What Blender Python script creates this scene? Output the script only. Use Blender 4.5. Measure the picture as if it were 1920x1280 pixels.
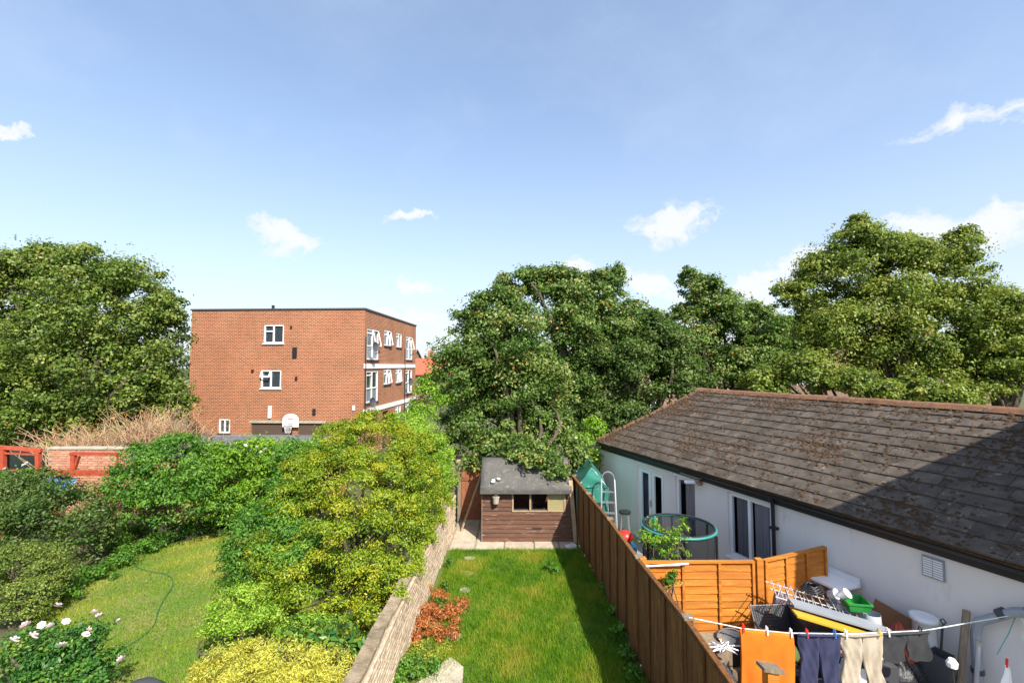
import bpy, math, random
import numpy as np
from mathutils import Vector, Matrix
S = bpy.context.scene
C = S.collection
for o in list(bpy.data.objects): bpy.data.objects.remove(o)
R = math.radians
# ------------------------------------------------------------------ camera, sky, sun, exposure
CAMZ, FPX, PITCH = 4.64, 853.33, math.atan(45/853.33)
cd = bpy.data.cameras.new('camera'); cam = bpy.data.objects.new('camera', cd); C.objects.link(cam)
cam.location = (0, 0, CAMZ); cam.rotation_euler = (R(90)+PITCH, 0, 0)
cd.sensor_width = 36; cd.lens = 16; cd.clip_end = 2000; cd.clip_start = .05
S.camera = cam
SUN_EL, SUN_AZ = R(45), R(180-29)          # azimuth measured from +Y towards +X
sdir = Vector((math.sin(SUN_AZ)*math.cos(SUN_EL), math.cos(SUN_AZ)*math.cos(SUN_EL), math.sin(SUN_EL)))
W = bpy.data.worlds.new('World'); S.world = W; W.use_nodes = True
nt = W.node_tree; N = nt.nodes; LK = nt.links
for n in list(N): N.remove(n)
def nd(tree, typ, **kw):
    n = tree.nodes.new(typ)
    for k, v in kw.items(): setattr(n, k, v)
    return n
def mth(tree, op, a, b=None, clamp=False):
    n = tree.nodes.new('ShaderNodeMath'); n.operation = op; n.use_clamp = clamp
    for i, v in enumerate((a, b)):
        if v is None: continue
        if isinstance(v, (int, float)): n.inputs[i].default_value = v
        else: tree.links.new(v, n.inputs[i])
    return n.outputs[0]
sky = nd(nt, 'ShaderNodeTexSky', sky_type='NISHITA', sun_disc=False, sun_elevation=SUN_EL, sun_rotation=SUN_AZ,
         air_density=1.0, dust_density=1.7, ozone_density=3.0, altitude=50)
bg = nd(nt, 'ShaderNodeBackground'); bg.inputs[1].default_value = .15
bgc = nd(nt, 'ShaderNodeBackground'); bgc.inputs[0].default_value = (.95, .975, 1, 1); bgc.inputs[1].default_value = .57
mixs = nd(nt, 'ShaderNodeMixShader'); wo = nd(nt, 'ShaderNodeOutputWorld')
LK.new(sky.outputs[0], bg.inputs[0]); LK.new(bg.outputs[0], mixs.inputs[1]); LK.new(bgc.outputs[0], mixs.inputs[2]); LK.new(mixs.outputs[0], wo.inputs[0])
tc = nd(nt, 'ShaderNodeTexCoord')
def vm(op, a, b):
    n = nt.nodes.new('ShaderNodeVectorMath'); n.operation = op
    for i, v in enumerate((a, b)):
        if v is None: continue
        if isinstance(v, tuple): n.inputs[i].default_value = v
        else: LK.new(v, n.inputs[i])
    return n
def noise(tree, vec, scale, detail=6, rough=.55):
    n = tree.nodes.new('ShaderNodeTexNoise'); n.inputs['Scale'].default_value = scale; n.inputs['Detail'].default_value = detail; n.inputs['Roughness'].default_value = rough
    if vec is not None: tree.links.new(vec, n.inputs['Vector'])
    return n.outputs['Fac']
# fair-weather cumulus: (azimuth deg, elevation deg, half width deg, half height deg)
CLOUDS = [(-27, 13.8, 5.8, 2.2), (-13, 18, 4.5, .9), (19.5, 16.6, 8, 3), (-12, 9.5, 5.5, 1.6), (-13.5, 6, 8, 2.2), (17, 9.5, 6, 3.2), (8, 12, 5, 2), (34, 10, 11, 3.6), (26, 8, 10, 3), (45, 12, 10, 4), (46, 21, 5, 2), (-48.5, 19, 2, .7),
          (75, 14, 8, 3), (110, 18, 9, 3), (150, 13, 8, 3), (-80, 15, 8, 2.6), (-120, 17, 8, 3), (-160, 12, 9, 3)]
gen0 = tc.outputs['Generated']
nz_ = nt.nodes.new('ShaderNodeTexNoise'); nz_.inputs['Scale'].default_value = 11; nz_.inputs['Detail'].default_value = 5; nz_.inputs['Roughness'].default_value = .6; LK.new(gen0, nz_.inputs['Vector'])
gen = vm('ADD', gen0, vm('MULTIPLY', vm('SUBTRACT', nz_.outputs['Color'], (.5, .5, .5)).outputs[0], (.16, .16, .10)).outputs[0]).outputs[0]
acc = None
for az, el, hw, hh in CLOUDS:
    a, e = R(az), R(el); c = Vector((math.sin(a)*math.cos(e), math.cos(a)*math.cos(e), math.sin(e)))
    right = Vector((math.cos(a), -math.sin(a), 0)); up = right.cross(c)
    d1 = vm('DOT_PRODUCT', gen, tuple(right/math.sin(R(hw)))).outputs['Value']
    up2 = vm('DOT_PRODUCT', vm('SUBTRACT', gen, tuple(c)).outputs[0], tuple(up/math.sin(R(hh)))).outputs['Value']
    fr = vm('DOT_PRODUCT', gen, tuple(c)).outputs['Value']
    r2 = mth(nt, 'ADD', mth(nt, 'MULTIPLY', d1, d1), mth(nt, 'MULTIPLY', up2, up2))
    m = mth(nt, 'SUBTRACT', 1.0, mth(nt, 'SQRT', r2))
    m = mth(nt, 'MULTIPLY', mth(nt, 'MAXIMUM', m, 0), mth(nt, 'GREATER_THAN', fr, 0))
    acc = m if acc is None else mth(nt, 'MAXIMUM', acc, m)
sq = vm('MULTIPLY', gen, (1, 1, 2.2)).outputs[0]
n1 = noise(nt, sq, 16, 9, .62); n2 = noise(nt, sq, 3, 6, .55)
dens = mth(nt, 'ADD', mth(nt, 'MULTIPLY', acc, 1.25), mth(nt, 'MULTIPLY', mth(nt, 'SUBTRACT', n1, .5), 1.9))
mr = nd(nt, 'ShaderNodeMapRange', interpolation_type='SMOOTHSTEP'); mr.inputs[1].default_value = -.1; mr.inputs[2].default_value = .95
LK.new(mth(nt, 'MULTIPLY', dens, mth(nt, 'GREATER_THAN', acc, .001)), mr.inputs[0])
# thin high veil, all round
wisp = nd(nt, 'ShaderNodeMapRange', interpolation_type='SMOOTHSTEP'); wisp.inputs[1].default_value = .25; wisp.inputs[2].default_value = .85; wisp.inputs[3].default_value = .2; wisp.inputs[4].default_value = .42
LK.new(n2, wisp.inputs[0])
spz = nd(nt, 'ShaderNodeSeparateXYZ'); LK.new(gen0, spz.inputs[0])
hz_ = mth(nt, 'MULTIPLY', mth(nt, 'POWER', 2.718, mth(nt, 'MULTIPLY', mth(nt, 'MAXIMUM', spz.outputs[2], 0), -2.8)), .9)   # summer haze whitens the low sky all round
LK.new(mth(nt, 'MAXIMUM', mth(nt, 'MULTIPLY', mr.outputs[0], .95), mth(nt, 'MAXIMUM', wisp.outputs[0], hz_)), mixs.inputs[0])
vc = nd(nt, 'ShaderNodeMix', data_type='RGBA'); vc.inputs[6].default_value = (.66, .84, 1.08, 1); vc.inputs[7].default_value = (.96, .98, 1, 1)   # thin bluish veil, whiter haze and clouds
LK.new(mth(nt, 'MAXIMUM', mr.outputs[0], hz_), vc.inputs[0]); LK.new(vc.outputs[2], bgc.inputs[0])
sl = bpy.data.lights.new('sun', 'SUN'); sl.energy = 4.8; sl.angle = R(.53); sl.color = (1, .94, .84)
sun = bpy.data.objects.new('sun', sl); C.objects.link(sun); sun.rotation_euler = sdir.to_track_quat('Z', 'Y').to_euler(); sun.location = (20, -40, 50)
V = S.view_settings; V.view_transform = 'Standard'; V.look = 'None'; V.gamma = 1; V.use_curve_mapping = False; V.exposure = .85
S.render.engine = 'CYCLES'
# ------------------------------------------------------------------ helpers
def at(px, py, Y):                     # world point at depth Y seen at a photo pixel
    b = -(py-640)/FPX; k = Y/(math.cos(PITCH)-b*math.sin(PITCH))
    return Vector(((px-960)/FPX*k, Y, CAMZ+(math.sin(PITCH)+b*math.cos(PITCH))*k))
def tag(o, label=None, cat=None, group=None, kind=None):
    if label: o['label'] = label
    if cat: o['category'] = cat
    if group: o['group'] = group
    if kind: o['kind'] = kind
    return o
def empty(name, loc=(0, 0, 0), rz=0, label=None, cat=None, group=None):
    o = bpy.data.objects.new(name, None); C.objects.link(o); o.location = loc; o.rotation_euler = (0, 0, rz); o.empty_display_size = .2
    return tag(o, label, cat, group)
class MB:
    def __init__(s): s.v = []; s.f = []
    def add(s, vs, fs):
        b = len(s.v); s.v += [tuple(p) for p in vs]; s.f += [tuple(i+b for i in f) for f in fs]; return s
    def box(s, x0, x1, y0, y1, z0, z1):
        return s.add([(x, y, z) for z in (z0, z1) for y in (y0, y1) for x in (x0, x1)], [(0, 2, 3, 1), (4, 5, 7, 6), (0, 1, 5, 4), (2, 6, 7, 3), (0, 4, 6, 2), (1, 3, 7, 5)])
    def beam(s, p0, p1, w, h, up=(0, 0, 1)):
        p0, p1 = Vector(p0), Vector(p1); d = (p1-p0).normalized(); up = Vector(up)
        if abs(d.dot(up)) > .98: up = Vector((0, 1, 0))
        a = d.cross(up).normalized()*w/2; b = a.cross(d).normalized()*h/2
        return s.add([p+i*a+j*b for p in (p0, p1) for (i, j) in ((-1, -1), (1, -1), (1, 1), (-1, 1))], [(3, 2, 1, 0), (4, 5, 6, 7), (0, 1, 5, 4), (1, 2, 6, 5), (2, 3, 7, 6), (3, 0, 4, 7)])
    def tube(s, pts, r, n=8, closed=False, cap=True):
        pts = [Vector(p) for p in pts]; k = len(pts); rs = r if isinstance(r, (list, tuple)) else [r]*k; vs = []; pa = None
        for i, p in enumerate(pts):
            if closed: d = pts[(i+1) % k]-pts[i-1]
            else: d = pts[min(i+1, k-1)]-pts[max(i-1, 0)]
            d.normalize()
            a = (pa-d*pa.dot(d)) if pa else (Vector((0, 0, 1)) if abs(d.z) < .9 else Vector((1, 0, 0))).cross(d)
            a.normalize(); pa = a; b = d.cross(a)
            vs += [p+(a*math.cos(2*math.pi*j/n)+b*math.sin(2*math.pi*j/n))*rs[i] for j in range(n)]
        fs = [(i*n+j, i*n+(j+1) % n, ((i+1) % k)*n+(j+1) % n, ((i+1) % k)*n+j) for i in range(k if closed else k-1) for j in range(n)]
        if cap and not closed: fs += [tuple(range(n-1, -1, -1)), tuple((k-1)*n+j for j in range(n))]
        return s.add(vs, fs)
    def lathe(s, prof, c=(0, 0, 0), n=16, sx=1, sy=1):
        vs = [(c[0]+r*sx*math.cos(2*math.pi*j/n), c[1]+r*sy*math.sin(2*math.pi*j/n), c[2]+z) for r, z in prof for j in range(n)]; k = len(prof)
        fs = [(i*n+j, i*n+(j+1) % n, (i+1)*n+(j+1) % n, (i+1)*n+j) for i in range(k-1) for j in range(n)]
        fs += [tuple(range(n-1, -1, -1)), tuple((k-1)*n+j for j in range(n))]
        return s.add(vs, fs)
    def grid(s, fn, nu, nv):
        vs = [fn(i/nu, j/nv) for j in range(nv+1) for i in range(nu+1)]
        return s.add(vs, [(j*(nu+1)+i, j*(nu+1)+i+1, (j+1)*(nu+1)+i+1, (j+1)*(nu+1)+i) for j in range(nv) for i in range(nu)])
    def xf(s, m):
        s.v = [tuple(m @ Vector(p)) for p in s.v]; return s
    def build(s, name, mat, parent=None, smooth=False, loc=None, solid=0):
        me = bpy.data.meshes.new(name); me.from_pydata(s.v, [], s.f); me.update()
        o = bpy.data.objects.new(name, me); C.objects.link(o)
        if mat: me.materials.append(mat)
        if smooth: me.polygons.foreach_set('use_smooth', [True]*len(me.polygons))
        if parent: o.parent = parent
        if loc is not None: o.location = loc
        if solid:
            m = o.modifiers.new('thickness', 'SOLIDIFY'); m.thickness = solid; m.offset = 0
        return o
def inst(src, name, parent, loc, rz=0, rot=None, scale=None):      # a piece that shares mesh data
    o = bpy.data.objects.new(name, src); C.objects.link(o); o.parent = parent; o.location = loc; o.rotation_euler = rot or (0, 0, rz)
    if scale: o.scale = scale
    return o
def box_mesh(name, x, y, z, mat, bev=0):
    m = MB(); b = bev
    if b:
        vs = []
        for sx in (-1, 1):
            for sy in (-1, 1):
                for sz in (-1, 1):
                    vs.append((sx*x/2, sy*y/2, sz*z/2))
        # chamfer only on the front (-y) rim: frustum shape
        m.add([(-x/2, y/2, -z/2), (x/2, y/2, -z/2), (x/2, y/2, z/2), (-x/2, y/2, z/2), (-x/2, -y/2+b, -z/2), (x/2, -y/2+b, -z/2), (x/2, -y/2+b, z/2), (-x/2, -y/2+b, z/2),
               (-x/2+b, -y/2, -z/2+b), (x/2-b, -y/2, -z/2+b), (x/2-b, -y/2, z/2-b), (-x/2+b, -y/2, z/2-b)],
              [(0, 3, 2, 1), (0, 1, 5, 4), (1, 2, 6, 5), (2, 3, 7, 6), (3, 0, 4, 7), (4, 5, 9, 8), (5, 6, 10, 9), (6, 7, 11, 10), (7, 4, 8, 11), (8, 9, 10, 11)])
    else: m.box(-x/2, x/2, -y/2, y/2, -z/2, z/2)
    me = bpy.data.meshes.new(name); me.from_pydata(m.v, [], m.f); me.update(); me.materials.append(mat); return me
def wall_holes(m, P, U, w, z0, z1, holes, depth, inward):
    """vertical wall from P along U, rectangular holes (u0,u1,z0,z1) with reveals going 'inward'"""
    P, U, I = Vector(P), Vector(U), Vector(inward)
    us = sorted({0, w, *[h[0] for h in holes], *[h[1] for h in holes]}); zs = sorted({z0, z1, *[h[2] for h in holes], *[h[3] for h in holes]})
    pt = lambda u, z, d=0: P+U*u+Vector((0, 0, z))+I*d
    for i in range(len(us)-1):
        for j in range(len(zs)-1):
            uc, zc = (us[i]+us[i+1])/2, (zs[j]+zs[j+1])/2
            if any(h[0] < uc < h[1] and h[2] < zc < h[3] for h in holes): continue
            m.add([pt(us[i], zs[j]), pt(us[i+1], zs[j]), pt(us[i+1], zs[j+1]), pt(us[i], zs[j+1])], [(0, 1, 2, 3)])
    for a, b, c, d in holes:
        q = [(a, c), (b, c), (b, d), (a, d)]
        for k in range(4):
            (u0, v0), (u1, v1) = q[k], q[(k+1) % 4]
            m.add([pt(u0, v0), pt(u1, v1), pt(u1, v1, depth), pt(u0, v0, depth)], [(0, 1, 2, 3)])
# ------------------------------------------------------------------ materials
MT = {}
def mat(name, c1, c2=None, scale=6, rough=.7, bump=0, bscale=40, c3=None, metal=0, spec=.4, stretch=(1, 1, 1), t2=(.35, .65), t3=(.55, .7), s3=None, trans=0):
    m = bpy.data.materials.new(name); m.use_nodes = True; t = m.node_tree; b = t.nodes['Principled BSDF']
    b.inputs['Roughness'].default_value = rough; b.inputs['Metallic'].default_value = metal; b.inputs['Specular IOR Level'].default_value = spec
    b.inputs['Base Color'].default_value = (*c1, 1)
    tcn = t.nodes.new('ShaderNodeTexCoord'); oi = t.nodes.new('ShaderNodeObjectInfo')
    ml = t.nodes.new('ShaderNodeVectorMath'); ml.operation = 'MULTIPLY'; t.links.new(tcn.outputs['Object'], ml.inputs[0]); ml.inputs[1].default_value = stretch
    av = t.nodes.new('ShaderNodeVectorMath'); av.operation = 'ADD'; t.links.new(ml.outputs[0], av.inputs[0])
    sc = mth(t, 'MULTIPLY', oi.outputs['Random'], 41.0); t.links.new(sc, av.inputs[1])
    vec = av.outputs[0]; col = None
    def ramp(fac, lo, hi):
        r = t.nodes.new('ShaderNodeMapRange'); r.inputs[1].default_value = lo; r.inputs[2].default_value = hi; t.links.new(fac, r.inputs[0]); return r.outputs[0]
    def mix(f, a, bcol):
        x = t.nodes.new('ShaderNodeMix'); x.data_type = 'RGBA'; t.links.new(f, x.inputs[0])
        for k, v in ((6, a), (7, bcol)):
            if isinstance(v, tuple): x.inputs[k].default_value = (*v, 1)
            else: t.links.new(v, x.inputs[k])
        return x.outputs[2]
    if c2:
        col = mix(ramp(noise(t, vec, scale), *t2), c1, c2)
        if c3: col = mix(ramp(noise(t, vec, s3 or scale*3.1, 8, .65), *t3), col, c3)
        hv = t.nodes.new('ShaderNodeHueSaturation'); t.links.new(col, hv.inputs['Color'])
        t.links.new(mth(t, 'ADD', mth(t, 'MULTIPLY', oi.outputs['Random'], .3), .85), hv.inputs['Value'])
        t.links.new(hv.outputs[0], b.inputs['Base Color'])
    if bump:
        bp = t.nodes.new('ShaderNodeBump'); bp.inputs['Strength'].default_value = bump; bp.inputs['Distance'].default_value = .02
        t.links.new(noise(t, vec, bscale, 6, .6), bp.inputs['Height']); t.links.new(bp.outputs[0], b.inputs['Normal'])
    MT[name] = m; return m
def leafmat(name, dark, mid, light, rough=.45, transl=.4, spec=.3, old=None):
    m = bpy.data.materials.new(name); m.use_nodes = True; t = m.node_tree; b = t.nodes['Principled BSDF']; out = t.nodes['Material Output']
    dark, mid, light = [tuple(min(.7, v*g) for v in c) for c, g in ((dark, 2.0), (mid, 1.95), (light, 1.65))]
    b.inputs['Roughness'].default_value = rough; b.inputs['Specular IOR Level'].default_value = spec
    a = t.nodes.new('ShaderNodeAttribute'); a.attribute_name = 'tint'
    r = t.nodes.new('ShaderNodeValToRGB'); e = r.color_ramp.elements; e[0].color = (*dark, 1); e[1].color = (*light, 1); x = e.new(.5); x.color = (*mid, 1)
    if old: e[2].position = .86; y_ = e.new(.97); y_.color = (*old, 1)
    t.links.new(a.outputs['Fac'], r.inputs[0]); t.links.new(r.outputs[0], b.inputs['Base Color'])
    tr = t.nodes.new('ShaderNodeBsdfTranslucent'); t.links.new(r.outputs[0], tr.inputs[0])
    ms = t.nodes.new('ShaderNodeMixShader'); ms.inputs[0].default_value = transl
    t.links.new(b.outputs[0], ms.inputs[1]); t.links.new(tr.outputs[0], ms.inputs[2]); t.links.new(ms.outputs[0], out.inputs[0]); MT[name] = m; return m
def glassmat(name, tint, rough=.05):
    m = mat(name, tint, rough=rough, spec=.8); return m
def brickmat(name, c1, c2, mortar, patch=None):
    m = bpy.data.materials.new(name); m.use_nodes = True; t = m.node_tree; b = t.nodes['Principled BSDF']; b.inputs['Roughness'].default_value = .9; b.inputs['Specular IOR Level'].default_value = .2
    tcn = t.nodes.new('ShaderNodeTexCoord'); sp = t.nodes.new('ShaderNodeSeparateXYZ'); t.links.new(tcn.outputs['Object'], sp.inputs[0])
    cb = t.nodes.new('ShaderNodeCombineXYZ'); t.links.new(mth(t, 'ADD', sp.outputs[0], sp.outputs[1]), cb.inputs[0]); t.links.new(sp.outputs[2], cb.inputs[1])
    bt = t.nodes.new('ShaderNodeTexBrick'); t.links.new(cb.outputs[0], bt.inputs['Vector'])
    bt.inputs['Color1'].default_value = (*c1, 1); bt.inputs['Color2'].default_value = (*c2, 1); bt.inputs['Mortar'].default_value = (*mortar, 1)
    bt.inputs['Scale'].default_value = 1; bt.inputs['Brick Width'].default_value = .235; bt.inputs['Row Height'].default_value = .085; bt.inputs['Mortar Size'].default_value = .015; bt.inputs['Bias'].default_value = -.1
    nz = noise(t, tcn.outputs['Object'], .5, 8, .6)
    hv = t.nodes.new('ShaderNodeHueSaturation'); t.links.new(bt.outputs['Color'], hv.inputs['Color']); t.links.new(mth(t, 'ADD', mth(t, 'MULTIPLY', nz, .7), .66), hv.inputs['Value'])
    t.links.new(hv.outputs[0], b.inputs['Base Color'])
    bp = t.nodes.new('ShaderNodeBump'); bp.inputs['Strength'].default_value = .5; bp.inputs['Distance'].default_value = .01; bp.invert = True
    t.links.new(bt.outputs['Fac'], bp.inputs['Height']); t.links.new(bp.outputs[0], b.inputs['Normal']); MT[name] = m; return m
brickmat('flat_brick', (.31, .078, .027), (.17, .045, .02), (.43, .27, .17))
mat('soil', (.085, .07, .035), (.05, .085, .02), 2.2, .95, .6, 30, c3=(.14, .11, .06))
mat('turf', (.075, .13, .018), (.12, .15, .03), 1.3, .95, .5, 60, c3=(.2, .16, .07), s3=2.4, t3=(.6, .75))
mat('turf_dry', (.09, .14, .02), (.2, .165, .055), 1.1, .95, .5, 60, c3=(.1, .14, .025), s3=2)
mat('concrete', (.42, .37, .3), (.3, .27, .21), 5, .9, .4, 50, c3=(.5, .45, .38))
mat('yard', (.3, .28, .26), (.22, .21, .2), 3, .9, .3, 40)
mat('flag', (.5, .42, .33), (.36, .31, .23), 4, .9, .4, 45, c3=(.24, .24, .13), s3=7, t3=(.62, .72))
mat('old_brick', (.52, .42, .30), (.36, .26, .17), 9, .95, .6, 60, c3=(.66, .60, .50), s3=16)
mat('mortar', (.36, .3, .22), (.25, .2, .13), 8, .95, .5, 50)
mat('coping', (.30, .23, .15), (.16, .12, .07), 6, .95, .6, 40, c3=(.36, .32, .24))
mat('red_brick', (.42, .17, .1), (.5, .27, .18), 6, .9, .4, 50)
mat('fence_shaded', (.19, .076, .018), (.10, .038, .009), 5, .8, .4, 40, stretch=(3, 3, .35), c3=(.3, .15, .05))  # same fence stain, darkened in colour for the shaded lawn side
mat('fence_orange', (.52, .185, .02), (.38, .12, .013), 3, .7, .35, 30, stretch=(.5, 3, 5), c3=(.60, .26, .04), s3=4)
mat('old_wood', (.26, .2, .13), (.17, .13, .09), 8, .9, .4, 40, stretch=(3, 3, .5))
mat('pale_wood', (.42, .31, .19), (.32, .22, .13), 6, .85, .3, 30)
mat('shed_board', (.135, .066, .04), (.09, .043, .028), 4, .85, .4, 40, stretch=(.7, 4, 6), c3=(.46, .33, .24), s3=5, t3=(.6, .74))
mat('gate_brown', (.27, .10, .045), (.19, .07, .035), 4, .8, .3, 30)
mat('felt', (.10, .095, .085), (.075, .072, .066), 3, .95, .4, 80, c3=(.17, .16, .13))
mat('roof_tile', (.105, .085, .068), (.05, .038, .028), 3.2, .92, .8, 45, c3=(.27, .23, .18), s3=10, t3=(.6, .74))
mat('moss', (.075, .042, .02), (.045, .028, .016), 14, 1, .9, 60, c3=(.2, .1, .04))
mat('ridge_tile', (.22, .105, .055), (.14, .07, .04), 6, .95, .6, 45, c3=(.3, .24, .17), s3=12)
mat('render', (.80, .75, .71), (.73, .68, .64), 1.2, .9, .15, 25, c3=(.45, .42, .39), s3=2.6, t3=(.6, .85), stretch=(1, 1, .35))
mat('upvc', (.82, .82, .82), rough=.35)
mat('black_plastic', (.018, .02, .024), rough=.4)
mat('dark_blue_black', (.016, .019, .024), rough=.4)
glassmat('glass', (.035, .045, .055)); glassmat('glass_pale', (.2, .23, .25), .1)
mat('curtain', (.34, .30, .31), (.25, .22, .24), 3, .9, stretch=(12, 12, .3))
mat('blue_curtain', (.10, .12, .17), (.06, .075, .11), 3, .9, stretch=(12, 12, .3))
mat('interior', (.03, .03, .035), rough=.9)
mat('greenpoly', (.04, .22, .165), (.03, .16, .12), 4, .3, .5, 14, c3=(.40, .55, .48), s3=6, t3=(.6, .75), spec=.6)
mat('alu', (.55, .56, .58), rough=.35, metal=.8)
mat('teal', (.045, .30, .26), (.035, .24, .21), 5, .5)
mat('net', (.02, .022, .026), rough=.8)
mat('red_paint', (.40, .065, .026), (.3, .05, .022), 6, .6, .2, 40, c3=(.36, .16, .1))
mat('red_plastic', (.7, .03, .02), rough=.35); mat('blue_plastic', (.03, .13, .5), rough=.3); mat('cyan_plastic', (.05, .35, .6), rough=.35); mat('yellow_plastic', (.5, .33, .03), rough=.4); mat('green_plastic', (.02, .22, .035), rough=.35); mat('lime_plastic', (.2, .6, .03), rough=.35)
mat('white_plastic', (.8, .8, .8), (.7, .7, .71), 3, .4); mat('grey_plastic', (.30, .32, .35), (.25, .27, .3), 3, .5); mat('darkgrey_plastic', (.06, .062, .068), rough=.5)
mat('orange_cloth', (.72, .17, .008), (.62, .13, .007), 5, .95, .4, 220); mat('navy_cloth', (.022, .026, .062), (.034, .038, .085), 5, .95, .3, 160); mat('beige_cloth', (.40, .34, .26), (.33, .28, .21), 5, .95, .3, 160); mat('charcoal_cloth', (.03, .032, .036), (.045, .046, .05), 5, .95, .3, 160)
mat('bag_red', (.45, .07, .03), (.3, .04, .025), 4, .45, .8, 12); mat('bag_black', (.014, .014, .016), (.03, .03, .034), 4, .3, 1, 14); mat('bag_blue', (.03, .1, .45), (.1, .25, .6), 6, .3, 1, 16); mat('bag_white', (.7, .7, .7), (.55, .55, .57), 5, .4, 1, 14)
mat('cardboard', (.42, .27, .15), (.36, .23, .12), 4, .9); mat('brown_board', (.23, .115, .05), (.18, .09, .04), 4, .6); mat('orange_wood', (.5, .17, .04), (.4, .12, .03), 5, .5)
mat('pot_green', (.10, .14, .05), rough=.3); mat('terracotta', (.5, .16, .06), (.4, .13, .05), 5, .8); mat('steel', (.45, .44, .42), rough=.4, metal=.7)
mat('bark', (.11, .085, .06), (.07, .055, .04), 8, .95, .6, 30); mat('dead_twig', (.42, .30, .19), (.30, .19, .10), 3, .9); mat('rust_leaf', (.42, .14, .03), (.3, .09, .02), 4, .9)
mat('flower_white', (.85, .78, .76), rough=.7); mat('flower_pink', (.82, .64, .64), rough=.7)
mat('house_tile', (.22, .12, .08), (.15, .085, .06), 4, .9, .4, 8); mat('house_tile_red', (.5, .11, .055), (.4, .09, .05), 4, .9, .4, 8); mat('house_wall', (.24, .16, .11), (.2, .13, .09), 3, .9)
mat('roof_grey', (.145, .145, .145), (.11, .11, .112), 1.5, .9, .3, 30); mat('garage_brown', (.09, .06, .045), rough=.7); mat('rope', (.65, .72, .66), rough=.8); mat('hose', (.03, .13, .06), rough=.4)
leafmat('leaf_tree', (.028, .048, .008), (.085, .13, .018), (.2, .23, .06), old=(.36, .30, .08))
leafmat('leaf_sycamore', (.022, .046, .009), (.072, .125, .02), (.22, .25, .085), old=(.46, .25, .045))
leafmat('leaf_right', (.032, .052, .008), (.10, .142, .018), (.23, .245, .05), old=(.38, .30, .07))
leafmat('leaf_dark', (.02, .044, .008), (.052, .09, .016), (.13, .15, .045))
leafmat('leaf_green', (.02, .065, .008), (.06, .14, .015), (.14, .23, .03))
leafmat('leaf_lime', (.05, .11, .008), (.14, .24, .018), (.28, .36, .05))
leafmat('leaf_olive', (.045, .085, .005), (.13, .18, .010), (.31, .25, .015), transl=.3)
leafmat('leaf_clip', (.045, .07, .012), (.11, .15, .025), (.2, .22, .06))
leafmat('leaf_gold', (.20, .17, .02), (.45, .35, .05), (.62, .48, .10))
leafmat('leaf_rose', (.018, .06, .012), (.045, .12, .02), (.17, .22, .03), rough=.35)
leafmat('leaf_rust', (.12, .05, .018), (.34, .11, .03), (.42, .26, .12))
leafmat('leaf_far', (.03, .055, .02), (.06, .09, .03), (.11, .14, .05))
leafmat('blade', (.022, .066, .002), (.066, .142, .003), (.22, .21, .025), rough=.5, transl=.35)
leafmat('blade_dry', (.06, .125, .006), (.165, .19, .018), (.32, .25, .06), rough=.6, transl=.3)
# ------------------------------------------------------------------ foliage
def leaf_object(name, P, Nn, L, Wd, tint, material, parent, rng, droop=.25):
    n = len(P); Nn = Nn/np.linalg.norm(Nn, axis=1)[:, None]
    r = rng.normal(size=(n, 3)); r[:, 2] -= droop
    a = r-Nn*np.sum(r*Nn, 1)[:, None]; a /= np.linalg.norm(a, axis=1)[:, None]+1e-9
    b = np.cross(Nn, a); L = L*rng.uniform(.65, 1.25, n)[:, None]; w = L*Wd
    v = np.empty((n, 4, 3)); v[:, 0] = P-a*L*.5; v[:, 1] = P+b*w*.5+Nn*w*.18+a*L*.06; v[:, 2] = P+a*L*.5-Nn*L*.12; v[:, 3] = P-b*w*.5+Nn*w*.18+a*L*.06
    me = bpy.data.meshes.new(name); me.vertices.add(4*n); me.vertices.foreach_set('co', v.reshape(-1).astype(np.float32))
    me.loops.add(4*n); me.loops.foreach_set('vertex_index', np.arange(4*n, dtype=np.int32))
    me.polygons.add(n); me.polygons.foreach_set('loop_start', np.arange(0, 4*n, 4, dtype=np.int32))
    at_ = me.attributes.new('tint', 'FLOAT', 'FACE'); at_.data.foreach_set('value', np.clip(tint, 0, 1).astype(np.float32))
    me.update(calc_edges=True); me.materials.append(MT[material])
    o = bpy.data.objects.new(name, me); C.objects.link(o)
    if parent: o.parent = parent
    return o
def clump_points(masses, n, rng, clump=.33, fill=.5, ncl=22, zmin=.03, nbias=.55):
    """masses: (centre, (rx,ry,rz)). Small leaf clumps spread through every mass; returns points, normals, tints"""
    vol = np.array([m[1][0]*m[1][2]+m[1][0]*m[1][1] for m in masses]); vol = vol/vol.sum(); Ps = []; Ns = []; Ts = []
    for (c, r), sh in zip(masses, vol):
        c = np.array(c); r = np.array(r); k = max(6, int(ncl)); tot = max(60, int(n*sh))
        d = rng.normal(size=(k, 3)); d /= np.linalg.norm(d, axis=1)[:, None]; d[:, 2] = np.where(d[:, 2] < -.55, -d[:, 2], d[:, 2])
        cc = c+d*r*(rng.uniform(fill, .92, k)[:, None]); cr = np.exp(rng.normal(size=k)*.35)*clump*r.mean(); ct = rng.uniform(-.27, .27, k)
        idx = rng.integers(0, k, tot); e = rng.normal(size=(tot, 3)); e /= np.linalg.norm(e, axis=1)[:, None]
        rad = np.minimum(np.abs(rng.normal(size=tot))*.42+rng.uniform(.1, .75, tot), 1.25)
        p = cc[idx]+e*(cr[idx]*rad)[:, None]*np.array([1.15, 1.15, .72])
        nn = e*nbias+(p-c)/r*.35+np.array([0, 0, .45])+rng.normal(size=(tot, 3))*.5
        Ps.append(p); Ns.append(nn); Ts.append(.42+ct[idx]+rng.normal(size=tot)*.2)
    P = np.concatenate(Ps); Nn = np.concatenate(Ns); T = np.concatenate(Ts); k = P[:, 2] > zmin
    return P[k], Nn[k], T[k]
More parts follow.
